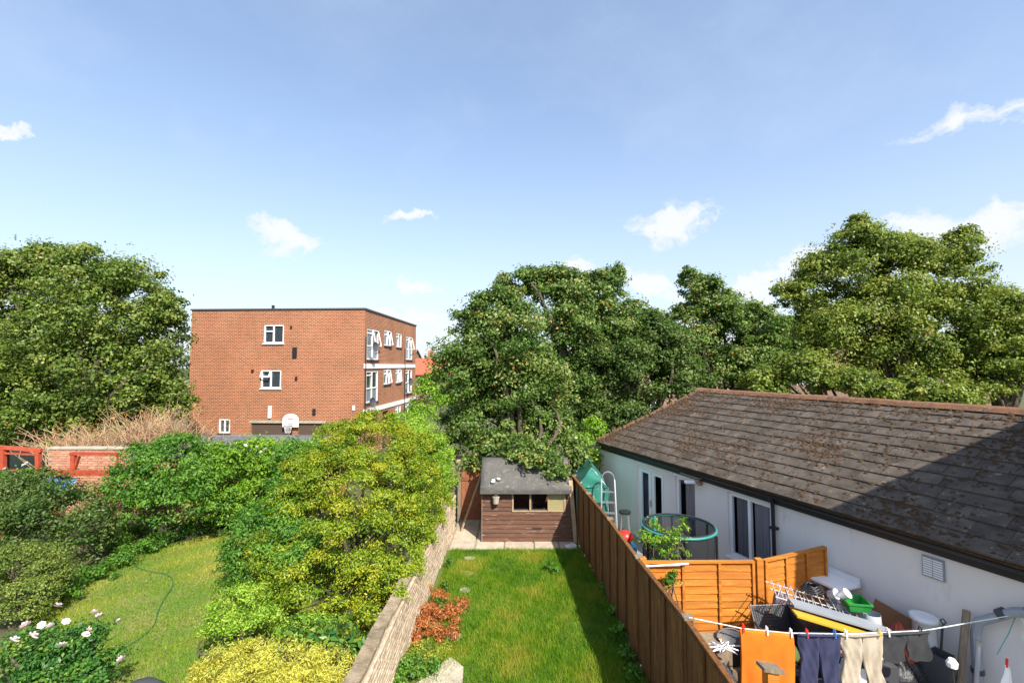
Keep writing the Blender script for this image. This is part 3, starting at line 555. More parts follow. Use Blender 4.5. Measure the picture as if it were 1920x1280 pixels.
def lap_panel(root, P0, P1, z0a, z0b, h, nb, lean=0):
    """overlapping horizontal slats between P0 and P1 with vertical battens"""
    P0, P1 = Vector(P0), Vector(P1); U = (P1-P0); Lw = U.length; U.normalize(); Nf = Vector((U.y, -U.x, 0)); ns = int(h/.105)
    for k in range(ns):
        q = []; ph = random.uniform(0, 6)
        for i in range(7):
            f = i/6; b = P0.lerp(P1, f); zb = z0a+(z0b-z0a)*f+k*h/ns; w = .006*math.sin(f*7+ph)
            q.append([b+Nf*(.026+.004*math.sin(f*9+ph))+Vector((0, 0, zb+w)), b+Nf*.010+Vector((0, 0, zb+h/ns+.022+w*.5)), b+Nf*-.004+Vector((0, 0, zb+h/ns+.022+w*.5)), b+Nf*.012+Vector((0, 0, zb+w))])
        m = MB(); m.add([p for r in q for p in r], [(4*i+j, 4*i+(j+1) % 4, 4*i+4+(j+1) % 4, 4*i+4+j) for i in range(6) for j in range(4)]+[(3, 2, 1, 0), (24, 25, 26, 27)]); m.build('slat', MT['fence_orange'], root)
    for i in range(nb):
        f = (i+.02)/(nb-1) if nb > 1 else .5; f = min(.985, max(.015, f)); b = P0.lerp(P1, f); zb = z0a+(z0b-z0a)*f
        MB().beam(b+Nf*.04+Vector((0, 0, zb)), b+Nf*.04+Vector((0, 0, zb+h+.02)), .04, .022, up=tuple(Nf)).build('batten', MT['fence_orange'], root)
    MB().beam(P0+Nf*.015+Vector((0, 0, z0a+h+.035)), P1+Nf*.015+Vector((0, 0, z0b+h+.035)), .07, .03).build('cap_rail', MT['fence_orange'], root)
OF = empty('orange_fence', (2.1, 7.35, 0), 0, 'bright orange lap panel fence crossing the yard to the bungalow', 'fence')
lap_panel(OF, (0, 0, 0), (1.72, .02, 0), .06, .06, 1.46, 4); lap_panel(OF, (1.86, .0, 0), (3.02, .28, 0), .06, .16, 1.48, 4)
for x, y, hgt in ((-.04, 0, 1.62), (1.79, 0, 1.6)): MB().box(x-.05, x+.05, y-.05, y+.05, 0, hgt).build('post', MT['fence_orange'], OF)
bp_ = empty('capped_post', (2.52, 4.6, 0), 0, 'short orange wooden post with a weathered slanted cap', 'post')
MB().box(-.055, .055, -.055, .055, 0, 1.68).build('shaft', MT['fence_orange'], bp_); MB().box(-.1, .1, -.075, .075, -.016, .016).xf(Matrix.Translation((0, 0, 1.70)) @ Matrix.Rotation(R(9), 4, 'Y') @ Matrix.Rotation(R(-6), 4, 'X')).build('cap', MT['old_wood'], bp_)
tag(MB().tube([(2.02, 7.3, 1.50), (2.75, 7.26, 1.56)], .014, 6).build('white_rod', MT['white_plastic']), 'thin white rod lying along the top of the orange fence', 'rod')
# ------------------------------------------------------------------ white bungalow
HO = Vector((2.589, 14.126, 0)); HR = R(-68.76); HU = Vector((.36225, -.93208, 0)); HN = Vector((.93208, .36225, 0))
def hw(t, lat, z): return HO+HU*t+HN*lat+Vector((0, 0, z))
BW = empty('bungalow', HO, HR, 'white rendered bungalow with mossy grey tiled roof', 'house')
ops = [(1.73, 2.80, .05, 1.93), (3.22, 3.88, .55, 1.97), (4.80, 5.83, .70, 1.99)]
m = MB(); wall_holes(m, (-.1, .22, -.1), (1, 0, 0), 11.4, 0, 2.38, [(a+.1, b+.1, c+.1, d+.1) for a, b, c, d in ops], .12, (0, 1, 0))
m.add([(-.1, .22, -.1), (1.16, 3, -.1), (2.4, 5.8, -.1), (2.4, 5.8, 2.3), (1.16, 3, 3.75), (-.1, .22, 2.3)], [(0, 5, 4, 3, 2, 1)]); m.add([(2.4, 5.8, -.1), (11.3, 5.8, -.1), (11.3, 5.8, 2.3), (2.4, 5.8, 2.3)], [(0, 3, 2, 1)])
m.build('wall', MT['render'], BW)
MB().box(.4, 11.2, .8, .9, 0, 2.2).build('interior', MT['interior'], BW)
def upvc(name, a, b, c, d, cols, curtains, handle=None):
    y = .27; t = .065; m = MB()
    m.box(a, b, y, y+.06, d-t, d); m.box(a, b, y, y+.06, c, c+t)
    for x in [a+t/2]+cols+[b-t/2]: m.box(x-t/2, x+t/2, y-.003, y+.063, c+t, d-t)
    w = m.build(name, MT['upvc'], BW); xs = [a]+cols+[b]
    for i in range(len(xs)-1): MB().box(xs[i]+.05, xs[i+1]-.05, y+.03, y+.036, c+.05, d-.05).build('pane', MT['clear'], w)
    for i, cu in enumerate(curtains):
        if cu: MB().grid(lambda u, v: (xs[i]+.03+(xs[i+1]-xs[i]-.06)*u*cu[1]+cu[2]*(xs[i+1]-xs[i]), y+.12+.022*math.sin(u*38), c+.03+(d-c-.06)*v), 36, 2).build('curtain', MT[cu[0]], w, True)
    MB().box(a-.04, b+.04, .17, .27, c-.05, c-.004).build('sill', MT['upvc'], w)
    return w
g = bpy.data.materials.new('clear'); g.use_nodes = True; t = g.node_tree; pb = t.nodes['Principled BSDF']; pb.inputs['Base Color'].default_value = (.9, .92, .93, 1); pb.inputs['Roughness'].default_value = .02; pb.inputs['Transmission Weight'].default_value = 1; pb.inputs['IOR'].default_value = 1.05; MT['clear'] = g
fd = upvc('french_door', *ops[0], [2.22, 2.31], [('blue_curtain', .9, 0), None, ('blue_curtain', .5, .5)])
m = MB()
for a, b in ((1.80, 2.22), (2.31, 2.73)):
    m.box(a, a+.07, .262, .30, .12, 1.86); m.box(b-.07, b, .262, .30, .12, 1.86); m.box(a+.07, b-.07, .262, .30, .12, .30); m.box(a+.07, b-.07, .262, .30, 1.78, 1.86)
m.build('leaf_frame', MT['upvc'], fd); MB().box(2.235, 2.255, .22, .262, .95, 1.12).build('handle', MT['alu'], fd)
upvc('window', *ops[1], [], [('curtain', .8, .2)]); upvc('sliding_window', *ops[2], [5.29], [('curtain', .75, .1), ('curtain', 1, 0)])
MB().box(3.2, 3.92, .19, .22, 1.99, 2.03).build('trim', MT['upvc'], BW)
# roof
RS = 1.55/3; sl_len = math.hypot(3, 1.55); ang = math.atan(RS)
m = MB(); m.add([(0, 0, 2.27), (11.4, 0, 2.27), (11.4, 3, 3.82), (1.22, 3, 3.82), (11.4, 6, 2.27), (2.44, 6, 2.27)], [(0, 1, 2, 3), (3, 2, 4, 5)]); m.build('roof_deck', MT['moss'], BW, solid=.04)
tl = box_mesh('tile', .375, .325, .03, MT['roof_tile']); NR = 12; ex = sl_len/NR; cnt = 0; rest = MB(); random.seed(21); cand = []
for r in range(NR):
    s = (r+.5)*ex; lat = s*math.cos(ang); tx = .41*lat+(.2 if r % 2 else 0)+.2
    while tx < 11.2: cand.append((tx, r, s)); tx += .38
cand.sort(key=lambda c: c[0] > 9.6+.0*c[1])
for i, (tx, r, s) in enumerate(cand):
    loc = (tx, s*math.cos(ang)-.02, 2.27+s*math.sin(ang)+.045+random.uniform(0, .006)); rot = (ang-.075+random.uniform(-.02, .02), random.uniform(-.014, .014), random.uniform(-.02, .02))
    if i < 300: inst(tl, 'tile', BW, loc, rot=rot)
    else:
        M4 = Matrix.Translation(loc) @ Matrix.Rotation(rot[0], 4, 'X'); rest.add([M4 @ v.co for v in tl.vertices], [tuple(p.vertices) for p in tl.polygons])
tag(rest.build('tiles', MT['roof_tile'], BW), kind='stuff')
# moss cushions growing on the tiles (small lumps), thicker towards verge and ridge
rng = np.random.default_rng(9); m = MB()
for i in range(15000):
    tx = rng.uniform(.1, 10.8); s = rng.uniform(.02, sl_len-.03); lat = s*math.cos(ang)
    if tx < .41*lat+.02: continue
    e = (s % ex)/ex; edge = math.exp(-(tx-.41*lat)/.35)+.8*math.exp(-(sl_len-s)/.25)
    pn = math.sin(tx*1.7+s*2.3)+math.sin(tx*.9-s*3.1+1)+.7*math.sin(tx*4.1+s*1.3)
    if rng.uniform() > .10+.6*edge+.30*max(0, pn)+.35*(e < .14): continue
    rr_ = rng.uniform(.014, .05)*(1+.6*edge); h = rr_*rng.uniform(.5, 1.0); cx, cs = tx, s
    ring = [(cx+rr_*rng.uniform(.6, 1.3)*math.cos(a), cs+rr_*rng.uniform(.6, 1.2)*math.sin(a)) for a in (0, 1.05, 2.1, 3.14, 4.2, 5.25)]
    P = lambda x, s_, up: (x, s_*math.cos(ang)-math.sin(ang)*up, 2.27+s_*math.sin(ang)+math.cos(ang)*up)
    b = .07
    m.add([P(x, s_, b-.01) for x, s_ in ring]+[P(cx, cs, b+h)], [(k, (k+1) % 6, 6) for k in range(6)])
tag(m.build('moss', MT['moss'], BW, True), kind='stuff')
rd = box_mesh('ridge_tile', .44, .26, .05, MT['ridge_tile'])
tx = 1.3
while tx < 11.2:
    me = MB(); me.add([(x, y, z) for x in (-.222, .222) for (y, z) in ((-.15, -.06), (-.08, .015), (0, .045), (.08, .015), (.15, -.06))], [(0, 1, 6, 5), (1, 2, 7, 6), (2, 3, 8, 7), (3, 4, 9, 8), (0, 5, 9, 4), (0, 4, 3, 2, 1), (5, 6, 7, 8, 9)]); o = me.build('ridge_tile', MT['ridge_tile'], BW, loc=(tx, 3, 3.90+random.uniform(0, .012))); o.rotation_euler = (0, random.uniform(-.02, .02), 0); tx += .45
for k in range(8):
    f = (k+.5)/8; o = MB().box(-.08, .08, -.2, .2, -.02, .03).build('verge_tile', MT['ridge_tile'], BW, loc=(1.22*f+.0, 3*f, 2.27+1.55*f+.07)); o.rotation_euler = (ang, 0, R(-22.1))
MB().box(0, 11.4, .16, .2, 2.06, 2.25).build('fascia', MT['dark_blue_black'], BW)
m = MB(); gp = [(.06*math.cos(a), .06*math.sin(a)) for a in [math.pi+i*math.pi/6 for i in range(7)]]; m.add([(x, .07+p[0], 2.24+p[1]) for x in (-.05, 11.4) for p in gp], [(i, i+1, 8+i, 7+i) for i in range(6)]); m.build('gutter', MT['dark_blue_black'], BW, solid=.006)
MB().tube([(5.93, .08, 2.2), (5.93, .14, 2.05), (5.93, .15, 0)], .036, 8).build('downpipe', MT['dark_blue_black'], BW)
for z in (1.6, .7): MB().box(5.87, 5.99, .10, .22, z, z+.04).build('pipe_bracket', MT['dark_blue_black'], BW)
vg = MB().box(8.22, 8.47, .19, .218, 1.72, 2.0).build('vent_grille', MT['grey_plastic'], BW); m = MB()
for k in range(8): m.box(8.235, 8.34, .18, .19, 1.74+k*.031, 1.757+k*.031); m.box(8.35, 8.455, .18, .19, 1.74+k*.031, 1.757+k*.031)
m.build('louvre', MT['white_plastic'], vg)
cm = MB().tube([(4.08, .21, 2.0), (4.08, .12, 2.0)], .05, 10).build('security_light', MT['cardboard'], BW); MB().tube([(4.02, .1, 2.02), (3.8, 0.0, 1.98)], .045, 10).build('lamp_head', MT['white_plastic'], cm); MB().tube([(3.8, 0, 1.98), (3.74, -.03, 1.965)], .047, 10).build('lens', MT['black_plastic'], cm)
MB().box(3.6, 4.2, .03, .12, 2.12, 2.15).build('eave_board', MT['old_wood'], BW)
# grey waste pipe on the bungalow wall
wp = empty('waste_pipe', hw(8.8, .1, 0), HR, 'thick grey waste pipe bending down the bungalow wall', 'pipe')
MB().tube([(.75, 0, 1.86), (.38, 0, 1.70), (.05, 0, 1.42), (0, .02, 1.25), (0, .02, 0)], .055, 10).build('pipe', MT['grey_plastic'], wp)
MB().tube([(.30, 0, 1.655), (.24, 0, 1.60)], .066, 10).build('collar', MT['darkgrey_plastic'], wp); MB().tube([(0, .02, .82), (0, .02, .76)], .066, 10).build('collar', MT['darkgrey_plastic'], wp); MB().tube([(.5, 0, 1.757), (.75, 0, 1.865)], .068, 10).build('sleeve', MT['darkgrey_plastic'], wp)
# neighbouring two-storey house beyond the frame on the right: its roof edge shades the bungalow roof
NH = empty('terrace_house', (6.85, 3.58, 0), math.atan2(.423, .906), 'tall brick terrace house joined to the end of the bungalow', 'house')
MB().box(0, 9, -7, 0, -.1, 6.5).build('wall', MT['flat_brick'], NH); MB().box(-.1, 9.1, -7.1, .03, 6.5, 6.58).build('roof', MT['roof_grey'], NH)
# ------------------------------------------------------------------ patio things
gh = empty('plastic_greenhouse', (2.15, 12.75, 0), R(-4), 'small green plastic-covered greenhouse in the patio corner', 'greenhouse')
w_, d_, h0, h1 = .42, .7, 1.45, 1.98
m = MB(); A = [(-w_, -d_), (w_, -d_), (w_, d_), (-w_, d_)]
def pan(q, nm='cover'):
    q = [Vector(p) for p in q]; mm = MB(); mm.grid(lambda u, v: q[0].lerp(q[1], u).lerp(q[3].lerp(q[2], u), v)+Vector((.012*math.sin(9*u+5*v), .014*math.sin(7*v+3*u), .012*math.sin(8*u*v+2))), 8, 8); return mm
for q in ([(-w_, -d_, 0), (w_, -d_, 0), (w_, -d_, h0), (-w_, -d_, h0)], [(w_, -d_, 0), (w_, d_, 0), (w_, d_, h0), (w_, -d_, h0)], [(-w_, d_, 0), (-w_, -d_, 0), (-w_, -d_, h0), (-w_, d_, h0)], [(w_, d_, 0), (-w_, d_, 0), (-w_, d_, h0), (w_, d_, h0)], [(-w_, -d_, h0), (0, -d_, h1), (0, d_, h1), (-w_, d_, h0)], [(0, -d_, h1), (w_, -d_, h0), (w_, d_, h0), (0, d_, h1)], [(-w_, -d_, h0), (w_, -d_, h0), (.02, -d_, h1), (-.02, -d_, h1)]):
    pan(q).build('cover_panel', MT['greenpoly'], gh, True)
m = MB()
for a in A: m.tube([(a[0]*.96, a[1]*.97, 0), (a[0]*.96, a[1]*.97, h0), (0, a[1]*.97, h1-.02)], .012, 6)
m.build('frame', MT['white_plastic'], gh)
ld = empty('step_ladder', (2.42, 11.6, 0), R(-8), 'aluminium step ladder leaning against the green greenhouse', 'ladder')
for x in (-.2, .2): MB().beam((x, -.35, 0), (x*.8, .1, 1.75), .03, .06).build('rail', MT['alu'], ld)
for k in range(6): MB().box(-.19+k*.004, .19-k*.004, -.33+k*.07, -.24+k*.07, .25+k*.24, .275+k*.24).build('step', MT['alu'], ld)
MB().tube([(-.16, .1, 1.72)]+[(-.16*math.cos(a), .12, 1.75+.2*math.sin(a)) for a in [i*math.pi/6 for i in range(7)]]+[(.16, .1, 1.72)], .018, 6).build('hoop', MT['alu'], ld)
for x in (-.2, .2): MB().beam((x, .35, 0), (x*.8, .13, 1.5), .025, .04).build('back_rail', MT['alu'], ld)
tag(MB().tube([(1.98, 10.3, 0), (1.86, 10.55, 1.68)], .014, 6).tube([(1.98, 10.3, .02), (1.985, 10.29, .2)], .05, 6).build('broom', MT['pale_wood']), 'wooden broom leaning behind the fence below the ladder', 'broom')
ch = empty('bar_stool', (2.85, 11.7, 0), R(-20), 'metal stool with black seat standing by the white wall', 'stool')
MB().lathe([(.14, 0), (.15, .02), (.15, .05), (.13, .06)], (0, 0, .92), 14).build('seat', MT['black_plastic'], ch)
for a in range(4): MB().tube([(.1*math.cos(a*1.57+.8), .1*math.sin(a*1.57+.8), .92), (.2*math.cos(a*1.57+.8), .2*math.sin(a*1.57+.8), 0)], .014, 6).build('leg', MT['alu'], ch)
TP = empty('trampoline', (3.13, 8.75, 0), 0, 'small round trampoline with black net and teal rim', 'trampoline')
tr_, zr = .66, 1.62; circ = [(math.cos(i*math.pi/18), math.sin(i*math.pi/18)) for i in range(36)]
MB().tube([(tr_*c, tr_*s, zr) for c, s in circ], .024, 8, True).build('top_rim', MT['teal'], TP, True)
MB().tube([((tr_-.02)*c, (tr_-.02)*s, zr+.022) for c, s in circ], .018, 6, True).build('net_hem', MT['net'], TP, True)
MB().tube([(.6*c, .6*s, .36) for c, s in circ], .03, 8, True).build('base_ring', MT['teal'], TP, True); MB().lathe([(.56, 0), (.56, .01)], (0, 0, .355), 36).build('jump_mat', MT['net'], TP)
g = bpy.data.materials.new('mesh_net'); g.use_nodes = True; t = g.node_tree; pb = t.nodes['Principled BSDF']; pb.inputs['Base Color'].default_value = (.02, .022, .026, 1); pb.inputs['Roughness'].default_value = .8
tb = t.nodes.new('ShaderNodeBsdfTransparent'); mx = t.nodes.new('ShaderNodeMixShader'); mx.inputs[0].default_value = .74; t.links.new(tb.outputs[0], mx.inputs[1]); t.links.new(pb.outputs[0], mx.inputs[2]); t.links.new(mx.outputs[0], t.nodes['Material Output'].inputs[0])
MB().grid(lambda u, v: ((tr_-.1*v**1.5)*math.cos(2*math.pi*u)*(1+.012*math.sin(u*60)), (tr_-.1*v**1.5)*math.sin(2*math.pi*u)*(1+.012*math.sin(u*60)), zr-(zr-.38)*v), 72, 8).build('net', g, TP, True)
for i in range(6):
    a = i*math.pi/3+.35; q = MB().tube([((tr_+.03)*math.cos(a), (tr_+.03)*math.sin(a), zr-.03), ((tr_+.03)*math.cos(a), (tr_+.03)*math.sin(a), .5), (.68*math.cos(a), .68*math.sin(a), 0)], .022, 8).build('pole', MT['black_plastic'], TP)
MB().grid(lambda u, v: ((tr_-.03)*math.cos(1.95+.1*u), (tr_-.03)*math.sin(1.95+.1*u), zr-.0-.62*v), 2, 4).build('door_strap', MT['teal'], TP, solid=.012)
def bucket(name, loc, r, h, mt, label, cat='bucket', lid=None):
    e = empty(name, loc, 0, label, cat); MB().lathe([(r*.78, 0), (r, h), (r*1.06, h), (r*1.06, h+.015), (r*.94, h+.015), (r*.74, .02)], n=18).build('body', MT[mt], e, True); MB().tube([(r*math.cos(a), r*.3*math.sin(a)-.0, h+r*.55*math.sin(a)) for a in [i*math.pi/8 for i in range(9)]], .006, 5).build('handle', MT['alu'], e); return e
tag(MB().lathe([(.02, 0), (.11, .02), (.16, .09), (.16, .15), (.1, .22), (.03, .25)], n=14).build('toy', MT['red_plastic'], None, True, loc=(2.25, 9.25, 1.12)), 'glossy red plastic toy on top of a bin behind the fence', 'toy')
bin_ = empty('storage_bin', (2.24, 9.25, 0), 0, 'yellow and blue plastic bin behind the fence under the red toy', 'bin'); MB().box(-.15, .17, -.18, .18, 0, .85).build('body', MT['yellow_plastic'], bin_); MB().box(-.17, .19, -.2, .2, .851, 1.11).build('top_crate', MT['cyan_plastic'], bin_)
for k, (x, y, lb, ms) in enumerate(((2.32, 8.4, 'leafy shrub with yellowing tops behind the fence beside the trampoline', [(1222, 1020, 34, 36, 8.3), (1232, 988, 20, 26, 8.5), (1228, 1055, 26, 34, 8.0), (1205, 1000, 18, 24, 8.6)]), (2.9, 7.75, 'slim upright green shrub between trampoline and orange fence', [(1285, 985, 14, 18, 7.8), (1270, 1010, 22, 22, 7.8), (1245, 1020, 24, 22, 7.85), (1260, 1040, 30, 18, 7.8)]))):
    plant('patio_shrub', lb, 'shrub', masses_px(ms, 8), 620, .07, .36, 'leaf_lime', 70+k, clump=.42, ncl=7, fill=.1, crown='foliage', tshift=-.15)
plant('fence_sprig', 'small green shrub growing in front of the orange fence', 'shrub', masses_px([(1262, 1085, 14, 18, 7.1), (1252, 1095, 12, 12, 7.1)], 7), 240, .07, .38, 'leaf_green', 77, clump=.5, ncl=6, fill=.1, crown='foliage')
# ------------------------------------------------------------------ washing line and laundry
LY = 5.62
lp = [Vector((2.12, 5.62, 1.63))]+[at(px, py, LY) for px, py in ((1390, 1177), (1480, 1186), (1600, 1188), (1735, 1181))]+[hw(9.18, .16, 1.66)]
tag(MB().tube(lp, .0055, 5).build('washing_line', MT['rope']), 'pale rope washing line strung from the fence to the bungalow wall', 'line')
def lz(x): return float(np.interp(x, [p.x for p in lp], [p.z for p in lp]))
def px_x(px): return (px-960)/FPX*LY/(math.cos(PITCH)+ .62*math.sin(PITCH))
tx0, tx1 = at(1387, 1180, LY).x, at(1487, 1190, LY).x
def towel(u, v):
    x = tx0+(tx1-tx0)*u; s = (v-.5)*2; z = lz(x)-abs(s)*.98+.004; f = .02*math.sin(u*13+.5)*abs(s)+.004*math.sin(u*29+s*2)*abs(s); return (x+.008*math.sin(abs(s)*5), LY+(-.012 if s < 0 else .012)*min(1, abs(s)*12)+f, z)
tag(MB().grid(towel, 48, 40).build('towel', MT['orange_cloth'], None, True, solid=.007), 'bright orange bath towel pegged on the washing line', 'towel')
def legs(name, label, cat, pxa, pxb, len_, crotch, mt, hemw, spread, thin=.013, seed=1):
    xa, xb = at(pxa, 1188, LY).x, at(pxb, 1188, LY).x; xm = (xa+xb)/2; wv = xb-xa; rg = random.Random(seed); e = empty(name, (xm, LY, lz(xm)), 0, label, cat); z0 = lz(xm)
    m = MB(); nu, nv = 28, 34
    for s in (-1, 1):
        def fn(u, v, s=s):
            th = 2*math.pi*u; d = v*len_; k = min(1, d/crotch); cx = s*(wv*.25+spread*max(0, v-crotch/len_)); hwid = wv*.252*(1-k)+k*(wv*.25*(1-v)+hemw*v)
            th_ = thin*(.35+.65*min(1, v*4)); fold = .012*math.sin(v*17*len_+s*2+math.cos(th)*5)*min(1, v*5)+.008*math.sin(u*25+v*6)
            x = cx+hwid*math.cos(th); xw = xm+x
            sn = math.sin(th); fl = math.copysign(abs(sn)**.35, sn); cr = .012*math.sin(9*v+6*math.cos(th)+seed)*math.sin(14*v*len_-4*math.cos(th)*s)+.007*math.sin(31*v*len_+9*math.cos(th)*s+seed)
            return (x+.01*math.sin(v*9+s), th_*fl+fold+cr*min(1, v*6)*min(1, len_), lz(xw)-z0-d+.012*math.sin(th*2+v*7)*min(1, v*4))
        m.grid(fn, nu, nv)
    m.build('cloth', MT[mt], e, True)
    MB().tube([(wv*.5*math.cos(a), .022*math.sin(a), -.012+(lz(xm+wv*.5*math.cos(a))-z0)) for a in [i*math.pi/12 for i in range(24)]], .016, 6, True).build('waistband', MT[mt], e, True)
    return e
legs('trousers', 'navy blue trousers hanging from the washing line', 'trousers', 1496, 1574, .95, .3, 'navy_cloth', .09, .03, seed=2)
legs('trousers', 'beige trousers hanging from the washing line', 'trousers', 1577, 1654, .98, .3, 'beige_cloth', .085, .12, seed=3)
legs('shorts', 'dark grey shorts hanging at the end of the washing', 'shorts', 1653, 1742, .34, .16, 'charcoal_cloth', .135, .04, seed=4)
pegc = ['red_plastic', 'white_plastic', 'white_plastic', 'red_plastic', 'blue_plastic', 'white_plastic', 'yellow_plastic', 'white_plastic', 'black_plastic']
pegn = ['red peg holding the left corner of the orange towel', 'white peg at the middle of the orange towel', 'white peg at the right corner of the orange towel', 'red peg on the waistband of the navy trousers', 'blue peg on the waistband of the navy trousers', 'white peg on the waistband of the beige trousers', 'yellow peg between beige trousers and dark shorts', 'white peg on the waistband of the dark shorts', 'black peg at the far end of the dark shorts']
for (px, c, lb) in zip((1393, 1437, 1482, 1512, 1564, 1585, 1647, 1664, 1725), pegc, pegn):
    x = at(px, 1186, LY).x; e = empty('clothes_peg', (x, LY, lz(x)-.035), 0, lb, 'peg', 'pegs on the washing line')
    for s in (-1, 1): MB().beam((0, s*.03, 0), (.006, s*.012, .085), .014, .01).build('jaw', MT[c], e)
wc = empty('white_cloth', hw(9.15, -.25, 0)+Vector((0, -.1, 1.22)), 0, 'white cloth hung by a red peg near the waste pipe', 'cloth')
MB().grid(lambda u, v: ((u-.5)*(.03+.22*v)+.01*math.sin(v*9), .03*math.sin(u*9)*v, -.42*v), 12, 12).build('cloth', MT['white_plastic'], wc, True, solid=.006); MB().beam((0, 0, -.03), (0, -.01, .07), .02, .015).build('peg', MT['red_plastic'], wc)
tag(MB().tube([hw(9.18, .12, 1.64), hw(9.2, -.1, 1.5), hw(9.15, -.25, 1.27)], .005, 5).build('cord', MT['teal']), 'thin teal cord hanging down from the line hook', 'cord')
lt = empty('line_tightener', hw(9.24, .1, 1.0), 0, 'twisted rope end with yellow grip hanging below the line hook', 'rope'); MB().tube([(0, 0, .66), (.02, -.02, .55), (-.01, 0, .42), (.03, -.02, .36)], .008, 5).build('rope', MT['rope'], lt); MB().tube([(.03, -.02, .37), (.05, -.03, .22)], .02, 8).build('grip', MT['yellow_plastic'], lt); MB().tube([(.05, -.03, .22), (.06, -.03, .14), (.03, -.03, .12)], .006, 5).build('hook', MT['alu'], lt)
# ------------------------------------------------------------------ yard clutter
def P3(px, py, Y): return at(px, py, Y)
mc = empty('mesh_chair', (3.82, 6.72, 0), R(4), 'dark grey garden chair with perforated metal back', 'chair')
m = MB()
BX, z0, z1 = .27, .60, 1.10
pt = lambda u, v: Vector(((u-.5)*2*BX*(1+.06*v), -.0+.22*v, z0+(z1-z0)*v))
for i in range(17): m.beam(pt(i/16, 0), pt(i/16, 1), .022, .006, up=(0, -1, .4))
for i in range(15): m.beam(pt(0, i/14)+Vector((0, -.001, 0)), pt(1, i/14)+Vector((0, -.001, 0)), .006, .021)
m.build('backrest_mesh', MT['darkgrey_plastic'], mc)
m = MB(); m.tube([pt(0, 0), pt(0, 1), pt(1, 1), pt(1, 0)], .014, 6); m.build('back_frame', MT['steel'], mc)
MB().box(-.27, .27, -.46, .0, .54, .58).build('seat', MT['darkgrey_plastic'], mc)
for s in (-1, 1):
    MB().tube([(s*.28, .12, .92), (s*.33, -.1, .86), (s*.35, -.4, .76), (s*.34, -.46, .5), (s*.32, -.45, 0)], .017, 6).build('armrest', MT['black_plastic'], mc, True); MB().tube([(s*.27, 0, .58), (s*.28, .14, 0)], .016, 6).build('leg', MT['black_plastic'], mc)
gp_ = empty('glazed_pot', (3.75, 6.45, .585), 0, 'round green glazed pot on the mesh chair seat', 'pot'); MB().lathe([(.07, 0), (.15, .07), (.17, .14), (.13, .23), (.09, .26), (.1, .28), (.08, .28)], n=18).build('body', MT['pot_green'], gp_, True); MB().lathe([(.08, .0), (.10, .03), (.05, .08), (.02, .09)], (0, 0, .28), 10).build('red_top', MT['bag_red'], gp_)
bucket('terracotta_bowl', (3.98, 6.42, .585), .1, .1, 'terracotta', 'small terracotta bowl beside the green glazed pot', 'bowl')
bucket('cooking_pot', (3.05, 6.55, .55), .19, .3, 'darkgrey_plastic', 'large dark cooking pot beside the mesh chair', 'pot'); tag(MB().box(-.2, .2, -.2, .2, 0, .55).build('crate', MT['old_wood'], None, loc=(3.05, 6.55, 0)), 'wooden crate under the dark cooking pot', 'crate')
# dark cabinet heaped with things
cb = empty('black_cabinet', (4.42, 6.55, 0), R(-12), 'large black box heaped with airers and boards by the white wall', 'box')
MB().box(-.42, .42, -.3, .3, 0, 1.12).build('body', MT['black_plastic'], cb); MB().box(-.4, .4, -.312, -.3, .08, 1.05).build('front_panel', MT['darkgrey_plastic'], cb); MB().tube([(-.22, -.33, .98), (-.18, -.37, .9), (.02, -.37, .88), (.06, -.33, .95)], .025, 6).build('handle', MT['orange_wood'], cb)
mat('airer', (.42, .42, .43), rough=.5)
ar = empty('clothes_airer', (4.28, 6.7, 1.27), R(-14), 'folded white wire clothes airer on the black box', 'airer'); m = MB(); fr_ = MB()
for i in range(13): m.tube([(-.5+i*.085, -.22, .10-i*.018), (-.44+i*.085, .25, .14-i*.018)], .006, 5)
for i in range(9): m.tube([(-.5+i*.12, -.2, .06-i*.024), (-.36+i*.1, .1, .11-i*.022)], .006, 5)
m.build('wires', MT['airer'], ar)
for y in (-.22, .02, .25): fr_.tube([(-.52, y, .11), (.55, y, -.12)], .009, 6)
fr_.build('frame', MT['airer'], ar)
tag(MB().box(-.55, .5, -.09, .09, -.012, .012).xf(Matrix.Translation((4.32, 6.2, 1.2)) @ Matrix.Rotation(R(-10), 4, 'Z') @ Matrix.Rotation(R(13), 4, 'Y')).build('yellow_board', MT['yellow_plastic']), 'long yellow board lying slanted on the black box', 'board')
ib = empty('ironing_board', (4.45, 6.36, 1.245), R(-12), 'grey folded ironing board lying under the clothes airer', 'ironing board'); q = [(-.6, -.12), (.4, -.13), (.58, -.06), (.62, 0), (.58, .06), (.4, .13), (-.6, .12)]
MB().add([(x, y, z-x*.21) for z in (-.012, .012) for x, y in q], [tuple(range(6, -1, -1)), tuple(range(7, 14))]+[(i, (i+1) % 7, 7+(i+1) % 7, 7+i) for i in range(7)]).build('top', MT['grey_plastic'], ib); MB().tube([(-.5, -.05, .07), (.45, .03, -.14)], .01, 6).build('leg', MT['steel'], ib)
ws = empty('white_shelf', hw(7.0, -.1, 1.2), HR, 'white plastic tray shelf fixed at the bungalow wall', 'shelf'); MB().box(-.38, .42, -.22, .25, 0, .03).build('tray', MT['white_plastic'], ws); MB().box(-.38, .42, .22, .25, .03, .13).build('upstand', MT['white_plastic'], ws); MB().box(-.38, -.35, -.22, .22, .03, .09).build('end', MT['white_plastic'], ws); MB().box(-.34, -.31, -.18, -.15, -1.2, 0).build('leg', MT['white_plastic'], ws); MB().box(.34, .37, -.18, -.15, -1.2, 0).build('leg', MT['white_plastic'], ws)
